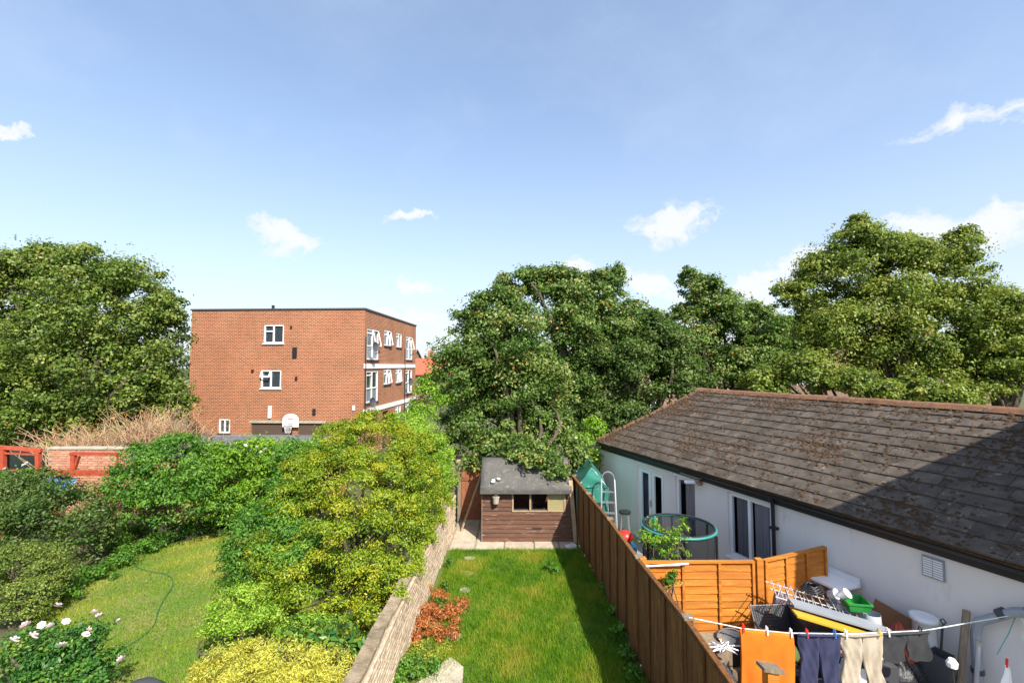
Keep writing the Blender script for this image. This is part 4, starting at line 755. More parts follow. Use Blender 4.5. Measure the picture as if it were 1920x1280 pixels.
gb = empty('green_tub', P3(1603, 1128, 6.6), R(-10), 'shallow green plastic tub above the grey cover', 'tub'); MB().lathe([(.17, -.08), (.2, .02), (.22, .02), (.22, .04), (.19, .04), (.16, -.06)], n=4).xf(Matrix.Rotation(R(45), 4, 'Z')).build('body', MT['green_plastic'], gb)
gs = empty('grey_cover', (4.95, 6.45, 0), R(-15), 'tall grey fabric cover standing beside the black box', 'cover'); MB().grid(lambda u, v: ((.2-.1*v)*math.cos(2*math.pi*u)*(1+.08*math.sin(2*math.pi*u*5)), (.16-.06*v)*math.sin(2*math.pi*u), 1.24*v), 30, 8).build('fabric', MT['grey_plastic'], gs, True, solid=.006)
for nm, lc, r, mt, lb in (('bag', (5.22, 6.35, .83), (.25, .2, .26), 'bag_red', 'red bulging plastic bag heaped against the white wall'), ('bag', (5.15, 6.2, .48), (.26, .22, .3), 'bag_black', 'black bin bag beneath the red bag'), ('bag', (5.15, 5.55, .33), (.30, .26, .35), 'bag_black', 'shiny black bin bag below the dark grey shorts'), ('bag', (2.52, 6.0, .75), (.15, .14, .12), 'bag_blue', 'blue plastic bag by the orange fence corner'), ('bag', (2.75, 6.15, .5), (.16, .15, .2), 'bag_white', 'crumpled white plastic bag near the blue bag'), ('bag', (4.2, 5.95, .5), (.16, .15, .34), 'bag_white', 'white sack standing behind the beige trousers')):
    rg = np.random.default_rng(hash(lb) % 1000 if False else len(lb)); ph = rg.uniform(0, 6, 6)
    def bf(u, v, r=r, ph=ph):
        a, b = 2*math.pi*u, math.pi*(v-.5); k = 1+.10*math.sin(3*a+ph[0])*math.cos(b)+.07*math.sin(7*a+4*v+ph[1])+.06*math.sin(11*v+ph[2]+2*a); return (r[0]*k*math.cos(b)*math.cos(a), r[1]*k*math.cos(b)*math.sin(a), r[2]*(k*math.sin(b)+(.25 if v > .93 else 0)))
    o = MB().grid(bf, 28, 18).build(nm, MT[mt], None, True, loc=(lc[0], lc[1], lc[2])); tag(o, lb, 'bag')
for x, y, z, s, lb in ((5.2, 6.35, .0, .62, 'black crate holding up the red bag'), (2.52, 6.0, 0, .63, 'grey bin under the blue bag'), (2.75, 6.15, 0, .3, 'low grey box under the white bag')):
    tag(MB().box(-.17, .17, -.16, .16, 0, s-.02).build('crate', MT['darkgrey_plastic'], None, loc=(x, y, z)), lb, 'crate')
tag(MB().box(-.33, .33, -.012, .012, 0, .62).xf(Matrix.Translation(hw(7.95, -.15, .55)) @ Matrix.Rotation(HR, 4, 'Z') @ Matrix.Rotation(R(-14), 4, 'X') @ Matrix.Rotation(R(8), 4, 'Y')).build('brown_panel', MT['brown_board']), 'brown wooden panel leaning on the white wall', 'panel')
tag(MB().box(-.3, .3, -.25, .25, 0, .54).build('chest', MT['white_plastic'], None, loc=hw(7.95, -.2, 0)), 'white box under the leaning brown panel', 'box')
wb = empty('stacked_white_buckets', hw(8.32, -.02, 0), HR, 'tall stack of white ribbed buckets against the bungalow wall', 'buckets'); MB().lathe([(.11, 0), (.13, .3), (.15, .34), (.125, .36), (.125, .7), (.15, .72), (.13, .74), (.125, 1.18), (.155, 1.2), (.155, 1.26), (.12, 1.26)], n=18).build('body', MT['white_plastic'], wb, True)
sv = empty('dustpan', hw(8.6, -.25, 0), HR, 'black long-handled dustpan leaning on the white wall', 'dustpan'); MB().tube([(0, .02, .95), (0, .08, 1.3)], .013, 6).build('handle', MT['black_plastic'], sv); MB().add([(-.11, -.13, .28), (.11, -.13, .28), (.1, .09, .3), (-.1, .09, .3), (-.13, -.05, .95), (.13, -.05, .95), (.1, .1, .98), (-.1, .1, .98)], [(0, 1, 2, 3), (0, 4, 5, 1), (1, 5, 6, 2), (2, 6, 7, 3), (3, 7, 4, 0)]).build('pan', MT['darkgrey_plastic'], sv, solid=.01); MB().tube([(0, .1, 1.3), (.03, .1, 1.35), (0, .1, 1.38), (-.03, .1, 1.35), (0, .1, 1.3)], .008, 5).build('grip', MT['black_plastic'], sv)
tag(MB().tube([hw(8.72, -.28, 0), hw(8.73, .1, 1.5)], .04, 8).build('wooden_pole', MT['old_wood']), 'old wooden pole standing upright against the white wall', 'pole')
tag(MB().tube([hw(8.95, -.45, 0), hw(8.93, -.12, 1.22), hw(8.93, -.11, 1.27)], [.024, .024, .034], 8).build('metal_pole', MT['alu']), 'shiny metal pole leaning in front of the waste pipe', 'pole')
mop = empty('mop', (5.05, 5.4, 0), 0, 'upright mop with grey strings and white clamp by the shorts', 'mop'); MB().tube([(.1, .05, .3), (-.02, 0, 1.28)], .013, 6).build('handle', MT['black_plastic'], mop); MB().lathe([(.05, 0), (.055, .05), (.03, .09)], (-.01, 0, 1.2), 10).build('clamp', MT['white_plastic'], mop)
m = MB()
for k in range(26): a = k*.7; m.tube([(.1, .05, .72), (.1+.09*math.cos(a), .05+.09*math.sin(a), .55), (.12+.15*math.cos(a), .05+.15*math.sin(a), .3)], .009, 4)
m.build('strings', MT['steel'], mop)
oc = empty('wooden_chair', (4.72, 5.2, 0), R(20), 'orange varnished wooden chair with curved arms under the box', 'chair'); MB().box(-.25, .25, -.22, .25, .42, .46).build('seat', MT['orange_wood'], oc)
for x in (-.23, .23):
    MB().tube([(x, -.22, .0), (x, -.22, .62), (x*1.05, -.1, .72), (x*1.05, .2, .72), (x, .25, .68)], .022, 6).build('arm', MT['orange_wood'], oc, True); MB().beam((x, .24, 0), (x, .27, .85), .04, .04).build('leg', MT['orange_wood'], oc)
for z in (.6, .76): MB().beam((-.23, .26, z), (.23, .26, z), .025, .07).build('back_slat', MT['orange_wood'], oc)
cx = empty('cardboard_box', (4.72, 5.18, .462), R(15), 'small open cardboard box on the orange wooden chair', 'box'); m = MB()
for a, b in (((-.13, -.1), (.13, -.1)), ((.13, -.1), (.13, .1)), ((.13, .1), (-.13, .1)), ((-.13, .1), (-.13, -.1))): m.add([(a[0]*.85, a[1]*.85, 0), (b[0]*.85, b[1]*.85, 0), (b[0], b[1], .3), (a[0], a[1], .3)], [(0, 1, 2, 3)])
m.add([(-.11, -.085, 0), (.11, -.085, 0), (.11, .085, 0), (-.11, .085, 0)], [(0, 1, 2, 3)]); m.build('carton', MT['cardboard'], cx, solid=.006)
bucket('green_bucket', (2.62, 5.75, .0), .15, .48, 'lime_plastic', 'yellow-green bucket beside the orange towel'); bucket('paint_tub', (2.5, 5.35, 0), .14, .25, 'red_plastic', 'small red tub at the foot of the dark fence', 'tub')
hg = empty('coat_hangers', (2.78, 6.2, .95), 0, 'bundle of white plastic coat hangers above the bags', 'hangers')
for k in range(5):
    a = k*.5-.9; q = MB().tube([(0, 0, .15), (0, 0, .07), (-.18, 0, -.03), (.18, 0, -.03), (0, 0, .07)], .008, 5); q.xf(Matrix.Rotation(a, 4, 'Z') @ Matrix.Rotation(R(35+k*9), 4, 'X')); q.build('hanger', MT['white_plastic'], hg)
tag(MB().box(-.2, .2, -.18, .18, 0, .83).build('crate', MT['old_wood'], None, loc=(2.78, 6.55, 0)), 'wooden crate behind the white coat hangers', 'crate')
bt_ = empty('storage_box', (3.2, 5.95, 0), R(5), 'lime green storage box with grey lid between towel and navy trousers', 'box'); MB().box(-.22, .22, -.16, .16, 0, .62).build('body', MT['lime_plastic'], bt_); MB().box(-.24, .24, -.18, .18, .621, .66).build('lid', MT['darkgrey_plastic'], bt_)
def cushion(name, loc, rx, ry, rz_, mt, lb, rot=(0, 0, 0)):
    def f(u, v):
        a, b = 2*math.pi*u, math.pi*(v-.5); g_ = lambda c: math.copysign(abs(c)**.45, c); return (rx*g_(math.cos(b))*g_(math.cos(a)), ry*g_(math.cos(b))*g_(math.sin(a)), rz_*g_(math.sin(b)))
    o = MB().grid(f, 24, 14).build(name, MT[mt], None, True, loc=loc); o.rotation_euler = rot; return tag(o, lb, name.replace('_', ' '))
mat('mauve', (.22, .15, .16), (.17, .12, .13), 5, .9)
cushion('cushion', (4.02, 7.02, .95), .11, .07, .3, 'mauve', 'mauve cushion standing between the mesh chair and black box', (0, R(6), R(-15))); tag(MB().box(-.16, .16, -.13, .13, 0, .63).build('plastic_crate', MT['darkgrey_plastic'], None, loc=(4.02, 7.03, 0)), 'dark crate carrying the mauve cushion', 'crate')
tag(MB().tube([(.13*math.cos(i*math.pi/10), 0, .13*math.sin(i*math.pi/10)) for i in range(20)], .032, 8, True).build('small_wheel', MT['steel'], None, True, loc=(4.78, 6.1, .98)), 'grey ring leaning at the corner of the black box', 'ring')
tag(MB().box(-.12, .12, -.12, .12, 0, .82).build('side_box', MT['darkgrey_plastic'], None, loc=(4.78, 6.1, 0)), 'narrow dark box under the grey ring', 'box')
for k, (x, y, lb) in enumerate(((4.55, 6.72, 'clear plastic tub lying on the folded airer'), (4.68, 6.66, 'clear plastic cup lying beside the tub on the airer'))):
    q = MB().lathe([(.05, 0), (.065, .11), (.072, .118), (.062, .115), (.045, .01)], n=16); q.xf(Matrix.Rotation(R(60-20*k), 4, 'X') @ Matrix.Rotation(R(25), 4, 'Y')); tag(q.build('plastic_tub', MT['bag_white'], None, True, loc=(x, y, 1.36)), lb, 'tub')
q = MB()
for k in range(4): q.tube([((.15-.018*k)*math.cos(i*math.pi/9), (.13-.018*k)*math.sin(i*math.pi/9), .02*k+.012*math.sin(i*2.1+k)) for i in range(18)], .013, 6, True)
tag(q.build('cable_coil', MT['black_plastic'], None, True, loc=(4.36, 6.78, 1.40)), 'coil of black cable on the white airer', 'cable')
for x, y, r_, h_, lb in ((4.02, 6.12, .12, .5, 'tall black flower pot behind the navy trousers'), (3.3, 6.45, .13, .62, 'black bucket left of the mesh chair'), (4.45, 5.75, .15, .4, 'black pot behind the beige trousers'), (4.95, 5.75, .14, .55, 'black pot beneath the grey shorts')): bucket('black_pot', (x, y, 0), r_, h_, 'black_plastic', lb, 'pot')
tag(MB().box(-.2, .2, -.012, .012, 0, .7).xf(Matrix.Translation((4.25, 5.9, .1)) @ Matrix.Rotation(R(-18), 4, 'X') @ Matrix.Rotation(R(10), 4, 'Y')).build('white_sheet', MT['white_plastic'], None), 'white panel leaning behind the gap of the beige trousers', 'panel')
hp = [Vector((x, y, .035)) for x, y in ((-9.3, 11.1), (-8.7, 10.75), (-8.2, 10.5), (-7.6, 10.3), (-7.15, 9.85), (-6.9, 9.3), (-6.65, 8.8), (-6.4, 8.4), (-6.3, 8.0), (-6.38, 7.65), (-6.6, 7.3), (-6.9, 7.05))]
hc = []
for i in range(1, len(hp)-2):
    for k in range(6):
        t_ = k/6; p0, p1, p2, p3 = hp[i-1:i+3]; hc.append(.5*((2*p1)+(p2-p0)*t_+(2*p0-5*p1+4*p2-p3)*t_**2+(3*p1-p0-3*p2+p3)*t_**3))
hs = MB().tube(hc, .0075, 6)
tag(hs.build('garden_hose', MT['hose'], None, True), 'thin green hose snaking across the yellowish lawn', 'hose')
gc = empty('covered_barbecue', (-4.38, 5.55, 0), 0, 'dark grey fabric cover rounded over something at the lawn edge', 'cover'); MB().lathe([(.3, 0), (.3, .6), (.27, .78), (.17, .88), (.03, .92)], n=20).build('cover', MT['darkgrey_plastic'], gc, True)
# ------------------------------------------------------------------ red timber frame, brick wall and tarp on the left
rf_ = empty('red_timber_frame', (-10.6, 12.6, 0), 0, 'red painted open timber frame above the left shrubs', 'frame')
def rb(a, b, w=.09, h=.09): MB().beam(Vector(a)-Vector((-10.6, 12.6, 0)), Vector(b)-Vector((-10.6, 12.6, 0)), w, h).build('timber', MT['red_paint'], rf_)
Yf = 12.6
g1 = at(-30, 885, Yf); g2 = at(222, 886, Yf); rb(g1, g2, .1, .14)
for px, top in ((6, 836), (72, 842), (138, 852)):
    a, b = at(px, 880, Yf), at(px, top, Yf); rb(a, b, .1, .1)
rb(at(0, 838, Yf), at(78, 844, Yf)); rb(at(0, 849, Yf), at(72, 852, Yf), .05, .04); rb(at(133, 850, Yf), at(222, 851, Yf), .1, .07); rb(at(148, 855, Yf), at(140, 880, Yf), .07, .05); rb(at(220, 850, Yf), at(221, 880, Yf), .035, .035)
for px in (6, 110, 215): a = at(px, 888, Yf+.05); rb(a, (a.x, a.y, 0))
tp = at(103, 902, 12.4); tag(MB().grid(lambda u, v: (tp.x+(u-.5)*.75, 12.42+.05*math.sin(u*9)+.2*v, tp.z-.25+.3*v+.03*math.sin(u*14+v*5)), 16, 6).build('tarpaulin', MT['bag_blue'], None, True, solid=.01), 'blue tarpaulin showing beneath the red timber beam', 'tarpaulin')
lw = empty('brick_wall', (-13.2, 14.4, 0), 0, 'pink-red brick wall behind the red timber frame', 'wall')
MB().box(-1.3, 1.75, .01, .2, -.2, 2.03).build('mortar_core', MT['mortar'], lw); MB().box(-1.35, 1.8, -.04, .24, 2.031, 2.08).build('coping', MT['concrete'], lw)
b2 = box_mesh('brick', .215, .05, .065, MT['red_brick'], .005); rest = MB()
for c in range(27):
    for k in range(21):
        x = -2.08+k*.225+(.11 if c % 2 else 0); z = 2.03-.04-c*.075
        if x > 1.68 or x < -1.2: continue
        if c < 13: inst(b2, 'brick', lw, (x, .015+random.uniform(-.004, .004), z))
        else: rest.add([(v.co.x+x, v.co.y+.015, v.co.z+z) for v in b2.vertices], [tuple(p.vertices) for p in b2.polygons])
tag(rest.build('bricks', MT['red_brick'], lw), kind='stuff')
# dead shrub: bare fanning twigs
ds = empty('dead_shrub', (-13.2, 15.6, gz(0, 15.6)), 0, 'bare dead shrub of tangled tan twigs above the brick wall', 'shrub'); rng = np.random.default_rng(31); m = MB(); tips = []
for px, py, wpx, hpx, nb in ((200, 865, 120, 70, 210), (300, 850, 90, 85, 230), (130, 862, 70, 50, 110)):
    for k in range(nb):
        b = at(px+rng.uniform(-wpx*.75, wpx*.75), py+10, 15.3+rng.uniform(-.5, .9)); t = at(px+rng.normal()*wpx*.55, py-hpx*rng.uniform(.3, 1.05), 15.3+rng.uniform(-.9, 1.1)); b.z = max(b.z-.3, .3); off = Vector(ds.location)
        mid = b.lerp(t, .5)+Vector(rng.normal(size=3)*.16); m.tube([b-off, mid-off, t-off], [.016, .011, .004], 4, cap=False); tips.append(t-off)
        for q in range(3): s = mid.lerp(t, rng.uniform(0, .9)); e2 = s+Vector(rng.normal(size=3)*.22)+Vector((0, 0, .12)); m.tube([s-off, e2-off], [.007, .003], 3, cap=False); tips.append(e2-off)
m.build('twigs', MT['dead_twig'], ds)
T_ = np.array([tuple(t) for t in tips]); T_ = T_[rng.uniform(size=len(T_)) < .4]; T_ = np.repeat(T_, 3, 0)+rng.normal(size=(len(T_)*3, 3))*.06; leaf_object('dead_leaves', T_, rng.normal(size=(len(T_), 3)), .06, .5, .3+rng.normal(size=len(T_))*.2, 'leaf_rust', ds, rng)
# ------------------------------------------------------------------ shrubs of the left garden
plant('dark_shrub', 'large dark green shrub below the red timber frame', 'shrub', masses_px([(90, 990, 105, 85, 10.6), (15, 965, 80, 75, 10.9), (150, 1010, 55, 60, 10.5), (60, 920, 70, 40, 11.2), (-60, 1000, 90, 90, 10.6)], 10.6), 26000, .075, .5, 'leaf_dark', 41, clump=.25, ncl=48, fill=.7, crown='foliage')
plant('rounded_shrub', 'bright green rounded shrub between red frame and flowering hedge', 'shrub', masses_px([(315, 885, 92, 66, 12.4), (255, 930, 60, 62, 12.1), (380, 925, 66, 62, 12.2), (330, 845, 55, 34, 12.6), (300, 950, 80, 40, 11.9)], 12.3), 26000, .085, .42, 'leaf_green', 42, clump=.25, ncl=44, fill=.7, crown='foliage')
hd = plant('flowering_hedge', 'light green hedge dotted with pink flowers before the garage', 'hedge', masses_px([(470, 858, 90, 34, 13.2), (540, 880, 70, 48, 13.1), (440, 905, 70, 55, 12.9), (590, 860, 50, 40, 13.2), (500, 930, 70, 45, 12.9), (420, 950, 50, 40, 12.8), (395, 870, 50, 40, 13.3)], 13), 26000, .085, .5, 'leaf_lime', 43, clump=.28, ncl=36, fill=.65, crown='foliage', tshift=-.2)
def flower_mesh(name, r, mt):
    m = MB()
    for ring, (n, rr2, z, tilt) in enumerate(((6, r, 0, .25), (5, r*.65, r*.25, .7), (3, r*.35, r*.4, 1.1))):
        for k in range(n):
            a = 2*math.pi*k/n+ring*.5; c, s = math.cos(a), math.sin(a); w = rr2*.55
            m.add([(0, 0, z), (c*rr2*.6-s*w, s*rr2*.6+c*w, z+rr2*tilt*.5), (c*rr2, s*rr2, z+rr2*tilt), (c*rr2*.6+s*w, s*rr2*.6-c*w, z+rr2*tilt*.5)], [(0, 1, 2, 3)])
    me = bpy.data.meshes.new(name); me.from_pydata(m.v, [], m.f); me.update(); me.materials.append(MT[mt]); return me
fw, fp = flower_mesh('flower', .055, 'flower_white'), flower_mesh('flower', .06, 'flower_pink')
def flowers(root, spots, Y, me, seed, dy=.0):
    rg = random.Random(seed)
    for px, py in spots: p = at(px, py, Y)-Vector(root.location); inst(me, 'flower', root, p, rot=(rg.uniform(.3, 1.0), rg.uniform(-.4, .4), rg.uniform(0, 6)), scale=(rg.uniform(.8, 1.2),)*3)
flowers(hd, [(482, 838), (498, 843), (520, 828), (533, 843), (490, 847), (513, 851), (538, 856), (460, 835), (548, 838), (575, 850)], 12.55, fp, 1)
cs_ = plant('clipped_bush', 'round clipped olive-green bush beside the left lawn', 'bush', masses_px([(30, 1095, 74, 70, 8.6), (60, 1120, 40, 40, 8.4)], 8.6), 22000, .04, .55, 'leaf_clip', 44, clump=.2, ncl=90, fill=.86, crown='foliage')
rs = plant('rose_bush', 'leafy rose bush with pale pink blooms at the lawn edge', 'rose', masses_px([(130, 1222, 72, 50, 6.6), (70, 1215, 50, 42, 6.8), (185, 1260, 42, 38, 6.5), (110, 1275, 80, 36, 6.4), (20, 1255, 40, 45, 6.7)], 6.6), 13000, .055, .6, 'leaf_rose', 45, clump=.3, ncl=22, fill=.55, crown='foliage')
flowers(rs, [(78, 1171), (94, 1174), (176, 1148), (186, 1157), (165, 1181), (160, 1190), (115, 1210), (123, 1165), (224, 1164), (228, 1237), (60, 1192), (48, 1172), (107, 1137), (25, 1200)], 6.25, fp, 2)
wr = plant('white_rose', 'climbing rose with white blooms under the red frame', 'rose', masses_px([(22, 895, 45, 22, 12), (40, 915, 40, 20, 11.8)], 12), 2500, .08, .5, 'leaf_green', 46, ncl=12, crown='foliage')
flowers(wr, [(22, 893), (30, 888), (45, 872), (50, 868), (18, 905), (20, 914), (38, 890), (10, 880)], 11.6, fw, 3)
def cover(name, label, lst, n, leaf, lw_, mt, seed, zc=.14):
    rng = np.random.default_rng(seed); ms = []
    for px, py, r in lst:
        Y = CAMZ/((py-685)/FPX)*1.02; c = at(px, py, Y); ms.append(((c.x, c.y, zc), (r, r*.8, zc*1.3)))
    P, Nn, T = clump_points(ms, n, rng, .4, .2, 10); o = leaf_object(name, P, Nn, leaf, lw_, T, mt, None, rng); tag(o, label, 'plants', kind='stuff')
cover('border_plants', 'low leafy border plants edging the left lawn', [(430, 985, .45), (395, 992, .5), (350, 1003, .5), (305, 1020, .5), (265, 1040, .5), (225, 1062, .5), (185, 1085, .45), (150, 1102, .45), (120, 1122, .4), (250, 1010, .6), (200, 1030, .6), (300, 995, .6), (480, 980, .5), (540, 985, .6)], 16000, .06, .55, 'leaf_green', 51, .17)
cover('wall_foot_plants', 'small weedy plants at the foot of the old wall', [(735, 1262, .22), (765, 1255, .22), (790, 1268, .2), (815, 1250, .12), (750, 1278, .2), (822, 1140, .1), (835, 1105, .1), (842, 1065, .12)], 2600, .05, .55, 'leaf_green', 52, .13)
cover('fence_weeds', 'dark weeds growing in the shade along the fence foot', [(1120, 1075, .12), (1135, 1110, .14), (1150, 1150, .14), (1165, 1190, .16), (1175, 1230, .16), (1190, 1265, .16), (1040, 1075, .12), (1030, 1068, .14)], 2200, .07, .4, 'leaf_green', 53, .1)
cover('dead_fern_heap', 'heap of dead orange fern against the old wall', [(800, 1110, .2), (822, 1130, .28), (806, 1150, .34), (830, 1165, .34), (790, 1178, .3), (850, 1150, .22), (865, 1140, .18), (845, 1195, .2), (812, 1195, .25), (778, 1200, .22)], 7500, .055, .25, 'leaf_rust', 54, .12)
cover('dry_litter', 'tan dry leaf litter along the wall foot', [(770, 1215, .3), (800, 1225, .28), (750, 1230, .25), (830, 1215, .2), (790, 1200, .25)], 1500, .06, .3, 'blade_dry', 55, .04)
rng = np.random.default_rng(57); yv = np.concatenate([rng.uniform(7.3, 12.9, 5000), rng.normal(9.5, .25, 900), rng.normal(11.3, .4, 1300), rng.normal(8.0, .2, 700)]); xv = np.array([wallx(v) for v in yv])-.1+rng.normal(size=len(yv))*.07-.08*np.sin(yv*5); kv = np.sin(yv*3.1)+.8*np.sin(yv*7.7+1)+rng.uniform(-1, 1, len(yv)) > -.5
tag(leaf_object('wall_creeper', np.stack([xv, yv, 1.03+np.abs(rng.normal(size=len(yv)))*.05-np.maximum(0, xv-np.array([wallx(v) for v in yv]))*1.2], 1)[kv], rng.normal(size=(int(kv.sum()), 3))*.5+np.array([.2, -.1, .8]), .055, .45, .4+rng.normal(size=int(kv.sum()))*.2, 'leaf_olive', None, rng), 'olive creeper growing along the top of the old wall', 'creeper', kind='stuff')
plant('glossy_shrub', 'glossy dark green shrub on the lawn side of the golden bush', 'shrub', masses_px([(500, 1010, 78, 70, 9.6), (540, 945, 60, 55, 10.6), (590, 890, 55, 50, 11.4), (470, 1060, 50, 45, 9.2), (560, 1050, 70, 70, 9.2), (545, 860, 40, 40, 12)], 10), 30000, .075, .42, 'leaf_green', 47, clump=.24, ncl=40, fill=.68, crown='foliage', tshift=.0)
plant('golden_bush', 'tall olive-gold bush overhanging the old brick wall', 'bush', masses_px([(695, 845, 92, 62, 11.2), (650, 915, 95, 80, 10.6), (750, 915, 70, 80, 10.8), (650, 1015, 95, 90, 9.4), (740, 1000, 62, 80, 9.6), (600, 1105, 90, 70, 8.6), (690, 1095, 62, 70, 8.8), (705, 792, 45, 25, 11.4), (505, 1125, 60, 45, 8.4), (630, 835, 50, 50, 11.4), (700, 930, 80, 80, 10.2), (780, 850, 40, 50, 11.6), (560, 960, 70, 70, 10.2), (530, 1050, 70, 60, 9.2), (640, 1165, 70, 40, 8.0), (580, 890, 60, 50, 11), (800, 915, 36, 50, 11.0), (778, 990, 40, 48, 9.6), (728, 1090, 44, 48, 8.5), (690, 1170, 36, 36, 7.7)], 10), 125000, .058, .4, 'leaf_olive', 48, clump=.21, ncl=30, fill=.72, crown='foliage', limbs=40)
plant('lime_bush', 'bright lime bush with narrow leaves behind the wall end', 'bush', masses_px([(800, 850, 50, 50, 13.0), (775, 830, 45, 45, 13.6), (805, 905, 42, 50, 12.4), (835, 890, 22, 60, 13.4), (780, 930, 40, 40, 12.0), (760, 800, 50, 30, 14)], 13), 18000, .12, .2, 'leaf_lime', 49, clump=.3, ncl=30, fill=.6, crown='foliage')
plant('gold_conifer', 'feathery golden-yellow conifer at the foot of the left garden', 'conifer', masses_px([(440, 1265, 85, 50, 6.3), (530, 1262, 90, 50, 6.2), (610, 1270, 65, 45, 6.2), (480, 1235, 60, 35, 6.5), (390, 1275, 40, 40, 6.3), (560, 1300, 120, 50, 6.0)], 6.2), 26000, .045, .22, 'leaf_gold', 61, clump=.22, ncl=40, fill=.7, crown='foliage')
plant('yellow_shrub', 'yellow-green low shrub spilling onto the left lawn', 'shrub', masses_px([(450, 1140, 60, 45, 7.7), (490, 1180, 70, 40, 7.3), (420, 1170, 40, 30, 7.5), (570, 1190, 70, 30, 7.2)], 7.5), 13000, .045, .4, 'leaf_lime', 62, clump=.25, ncl=30, fill=.6, crown='foliage', tshift=.15)
plant('laurel', 'broad-leaved laurel between the golden bush and yellow conifer', 'shrub', masses_px([(540, 1200, 35, 30, 6.9), (640, 1205, 40, 30, 6.9), (600, 1190, 40, 26, 7.0), (665, 1225, 30, 22, 6.8)], 6.9), 420, .16, .36, 'leaf_rose', 63, clump=.5, ncl=8, fill=.2, crown='foliage', tshift=.12)
plant('corner_shrub', 'yellow-green shrub between the shed tree and the bungalow gable', 'shrub', masses_px([(1098, 850, 34, 42, 14.6), (1075, 880, 30, 30, 14.3), (1112, 810, 26, 34, 15.2)], 14.5), 7000, .09, .5, 'leaf_lime', 65, crown='foliage', tshift=-.1)
# ------------------------------------------------------------------ trees
def tree(label, ms, Y, n, leaf, mt, seed, bx=None, tr=.2, clump=.32, ncl=34, fill=.35, lw_=.62, name='broadleaf_tree', group=None):
    n = int(n*1.75); leaf *= .87; clump = .22; ncl = 64
    M_ = masses_px(ms, Y); cs = np.array([m[0] for m in M_]); x = cs[:, 0].mean() if bx is None else bx; y = cs[:, 1].mean()
    return plant(name, label, 'tree', M_, n, leaf, lw_, mt, seed, (x, y, tr), clump, ncl, fill, group, gz(x, y), limbs=16)
tree('dense wide green tree left of the brick flats', [(230, 560, 100, 80), (150, 530, 90, 75), (280, 640, 65, 85), (190, 660, 110, 90), (90, 640, 100, 100), (240, 750, 100, 65), (120, 770, 110, 70), (300, 720, 45, 80), (310, 590, 35, 50), (30, 720, 80, 90), (325, 770, 36, 60), (60, 810, 90, 50), (200, 800, 90, 40)], 21, 62000, .17, 'leaf_tree', 101, tr=.28)
tree('tall green tree at the far left beyond the red frame', [(40, 520, 80, 70), (-40, 560, 100, 100), (-30, 700, 110, 120), (90, 480, 50, 30), (20, 800, 80, 70)], 22.5, 34000, .17, 'leaf_tree', 102, tr=.26)
tree('sycamore with drooping boughs over the shed roof', [(900, 620, 62, 60), (960, 640, 90, 85), (880, 700, 72, 85), (985, 730, 90, 90), (920, 790, 95, 75), (1020, 810, 65, 60), (870, 820, 48, 50), (985, 850, 70, 35, 13.4), (1030, 875, 40, 22, 13.1), (935, 835, 60, 34, 14), (930, 570, 50, 36), (1080, 850, 30, 40, 13.6), (895, 870, 35, 22, 13.8), (1012, 866, 46, 20, 12.65), (1048, 886, 32, 18, 12.45), (975, 858, 30, 14, 12.8), (940, 720, 80, 80, 16), (1030, 760, 60, 70, 16)], 15, 68000, .12, 'leaf_sycamore', 103, bx=.3, tr=.16)
plant('hedge_shrub', 'green shrubs growing beside the flats beyond the lime bush', 'shrub', masses_px([(800, 745, 34, 40, 30), (835, 760, 40, 40, 26), (790, 785, 40, 30, 24), (815, 715, 22, 26, 34)], 28), 9000, .16, .5, 'leaf_lime', 64, crown='foliage', zg=-.8, tshift=-.2)
tree('tall pale-topped tree rising behind the sycamore', [(1000, 535, 60, 38), (1060, 545, 70, 48), (1130, 545, 45, 45), (1080, 610, 90, 70), (1150, 640, 90, 70), (1160, 515, 16, 26), (1100, 700, 100, 80), (1190, 600, 50, 40), (950, 545, 30, 36)], 19, 46000, .15, 'leaf_sycamore', 104, tr=.2, ncl=26, clump=.27)
tree('dark green tree behind the bungalow gable', [(1180, 700, 80, 80), (1240, 650, 60, 55), (1150, 780, 80, 55), (1260, 720, 80, 70), (1100, 790, 50, 60), (1220, 610, 40, 36)], 18, 34000, .13, 'leaf_dark', 105, tr=.17)
tree('medium tree with yellowing leaves above the bungalow ridge', [(1320, 560, 48, 55), (1290, 525, 22, 34), (1360, 600, 70, 60), (1420, 620, 55, 60), (1310, 650, 70, 60), (1390, 690, 90, 55), (1280, 590, 30, 26), (1440, 700, 50, 50)], 20, 34000, .15, 'leaf_sycamore', 106, tr=.17, ncl=24)
tree('largest spreading tree behind the bungalow roof', [(1620, 470, 75, 58), (1560, 520, 75, 60), (1690, 490, 70, 60), (1780, 500, 65, 65), (1640, 580, 110, 80), (1760, 590, 100, 80), (1560, 640, 90, 80), (1680, 680, 120, 70), (1490, 560, 45, 40), (1800, 680, 90, 70), (1610, 420, 26, 22), (1800, 445, 36, 22)], 20, 76000, .15, 'leaf_right', 107, tr=.17, ncl=26, clump=.25)
tree('leafy tree at the right edge beyond the ridge', [(1880, 600, 60, 60), (1850, 660, 60, 70), (1900, 690, 60, 60), (1930, 640, 60, 80), (1830, 730, 60, 35)], 19, 26000, .14, 'leaf_right', 108, tr=.2)
tree('low bushy tree close behind the bungalow ridge', [(1500, 700, 70, 45), (1580, 720, 70, 35), (1680, 735, 80, 30), (1780, 745, 70, 25), (1430, 720, 50, 35)], 17, 26000, .13, 'leaf_right', 109, tr=.14)
tree('green tree filling the gap behind the bungalow ridge', [(1450, 640, 60, 50), (1250, 680, 60, 60), (1340, 690, 70, 50), (1500, 640, 50, 50), (1230, 620, 40, 30), (1530, 590, 40, 40), (1860, 570, 40, 40)], 25, 30000, .17, 'leaf_right', 110, tr=.2)
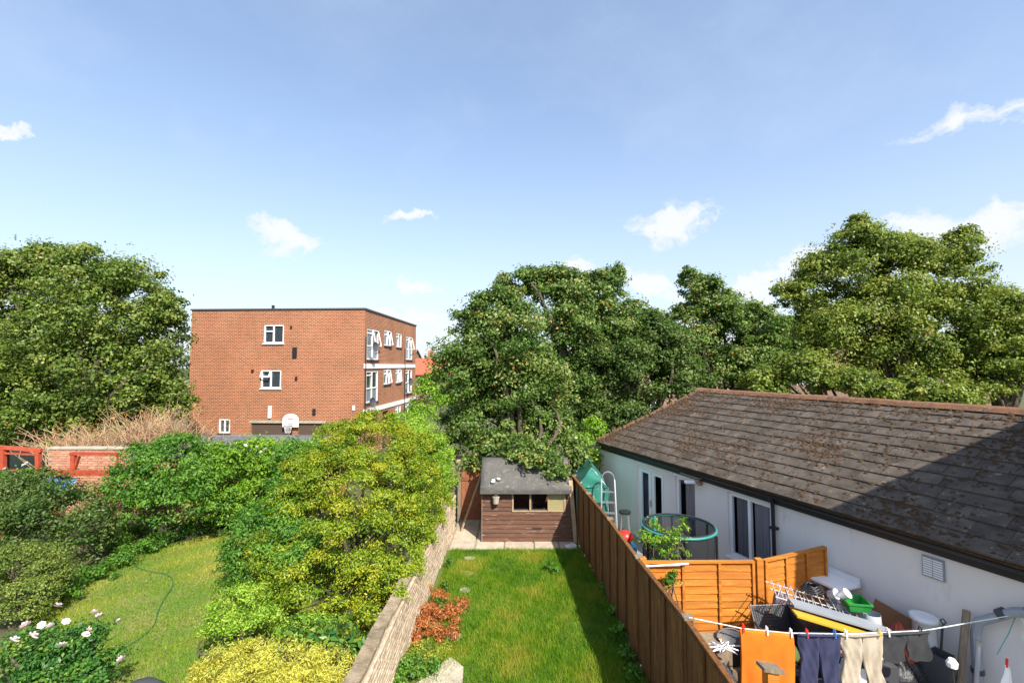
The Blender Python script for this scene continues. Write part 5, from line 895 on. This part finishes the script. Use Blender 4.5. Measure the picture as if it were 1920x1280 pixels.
# far houses, far wood
def far_house(x, y, w, d, h, rh, tile, label, rz=0):
    e = empty('far_house', (x, y, -.8), rz, label, 'house'); holes = [(w*.12+i*w*.28, w*.12+i*w*.28+1.1, z, z+1.2) for i in range(3) for z in (1.0, 3.7) if z+1.3 < h]
    m = MB(); wall_holes(m, (-w/2, 0, 0), (1, 0, 0), w, 0, h, holes, .12, (0, 1, 0)); m.add([(-w/2, 0, 0), (-w/2, d, 0), (-w/2, d, h), (-w/2, d/2, h+rh), (-w/2, 0, h), (w/2, 0, 0), (w/2, d, 0), (w/2, d, h), (w/2, d/2, h+rh), (w/2, 0, h)], [(0, 4, 3, 2, 1), (5, 6, 7, 8, 9), (1, 2, 7, 6)]); m.build('wall', MT['house_wall'], e)
    MB().add([(-w/2-.3, -.4, h-.15), (w/2+.3, -.4, h-.15), (w/2+.3, d/2, h+rh+.12), (-w/2-.3, d/2, h+rh+.12), (-w/2-.3, d+.4, h-.15), (w/2+.3, d+.4, h-.15)], [(0, 1, 2, 3), (3, 2, 5, 4)]).build('roof', MT[tile], e, solid=.12)
    MB().box(w*.2, w*.2+.9, d/2-.4, d/2+.4, h+rh-.6, h+rh+1.3).build('chimney', MT['flat_brick'], e)
    for a, b, c, d2 in holes:
        f = MB(); a -= w/2; b -= w/2
        f.box(a, b, .08, .12, c, c+.07); f.box(a, b, .08, .12, d2-.07, d2); f.box(a, a+.07, .081, .121, c+.07, d2-.07); f.box(b-.07, b, .081, .121, c+.07, d2-.07); f.box((a+b)/2-.03, (a+b)/2+.03, .081, .121, c+.07, d2-.07); f = f.build('window', MT['upvc'], e); MB().add([(a, .125, c), (b, .125, c), (b, .125, d2), (a, .125, d2)], [(0, 1, 2, 3)]).build('pane', MT['glass'], f)
far_house(-13.2, 62, 9, 8, 4.3, 2.0, 'house_tile_red', 'distant house with red tiled roof between flats and trees', R(12))
far_house(-24, 80, 12, 8, 5.6, 2.6, 'house_tile', 'distant brown-roofed house behind the red roof', R(-8))
far_house(16, 42, 9, 8, 5.4, 2.3, 'house_tile', 'brown-roofed house glimpsed behind the middle trees', R(5)); far_house(26.5, 41, 9, 8, 5.4, 2.3, 'house_tile', 'brown-roofed house glimpsed behind the largest tree', R(-4)); far_house(37, 40, 9, 8, 5.4, 2.6, 'house_tile', 'brown-roofed house beyond the tree at the right edge', R(-10))
rng = np.random.default_rng(77); ms = []
for i in range(70): x = -130+i*3.8+rng.uniform(-1, 1); y = rng.uniform(88, 110); h = rng.uniform(4, 8.0); ms.append(((x, y, h*.45-.8), (3.4, 3, h*.55)))
P, Nn, T = clump_points(ms, 42000, rng, .34, .5, 12, -.7); tag(leaf_object('far_wood', P, Nn, .75, .7, T, 'leaf_far', None, rng), 'distant belt of trees on the skyline', 'wood', kind='stuff')
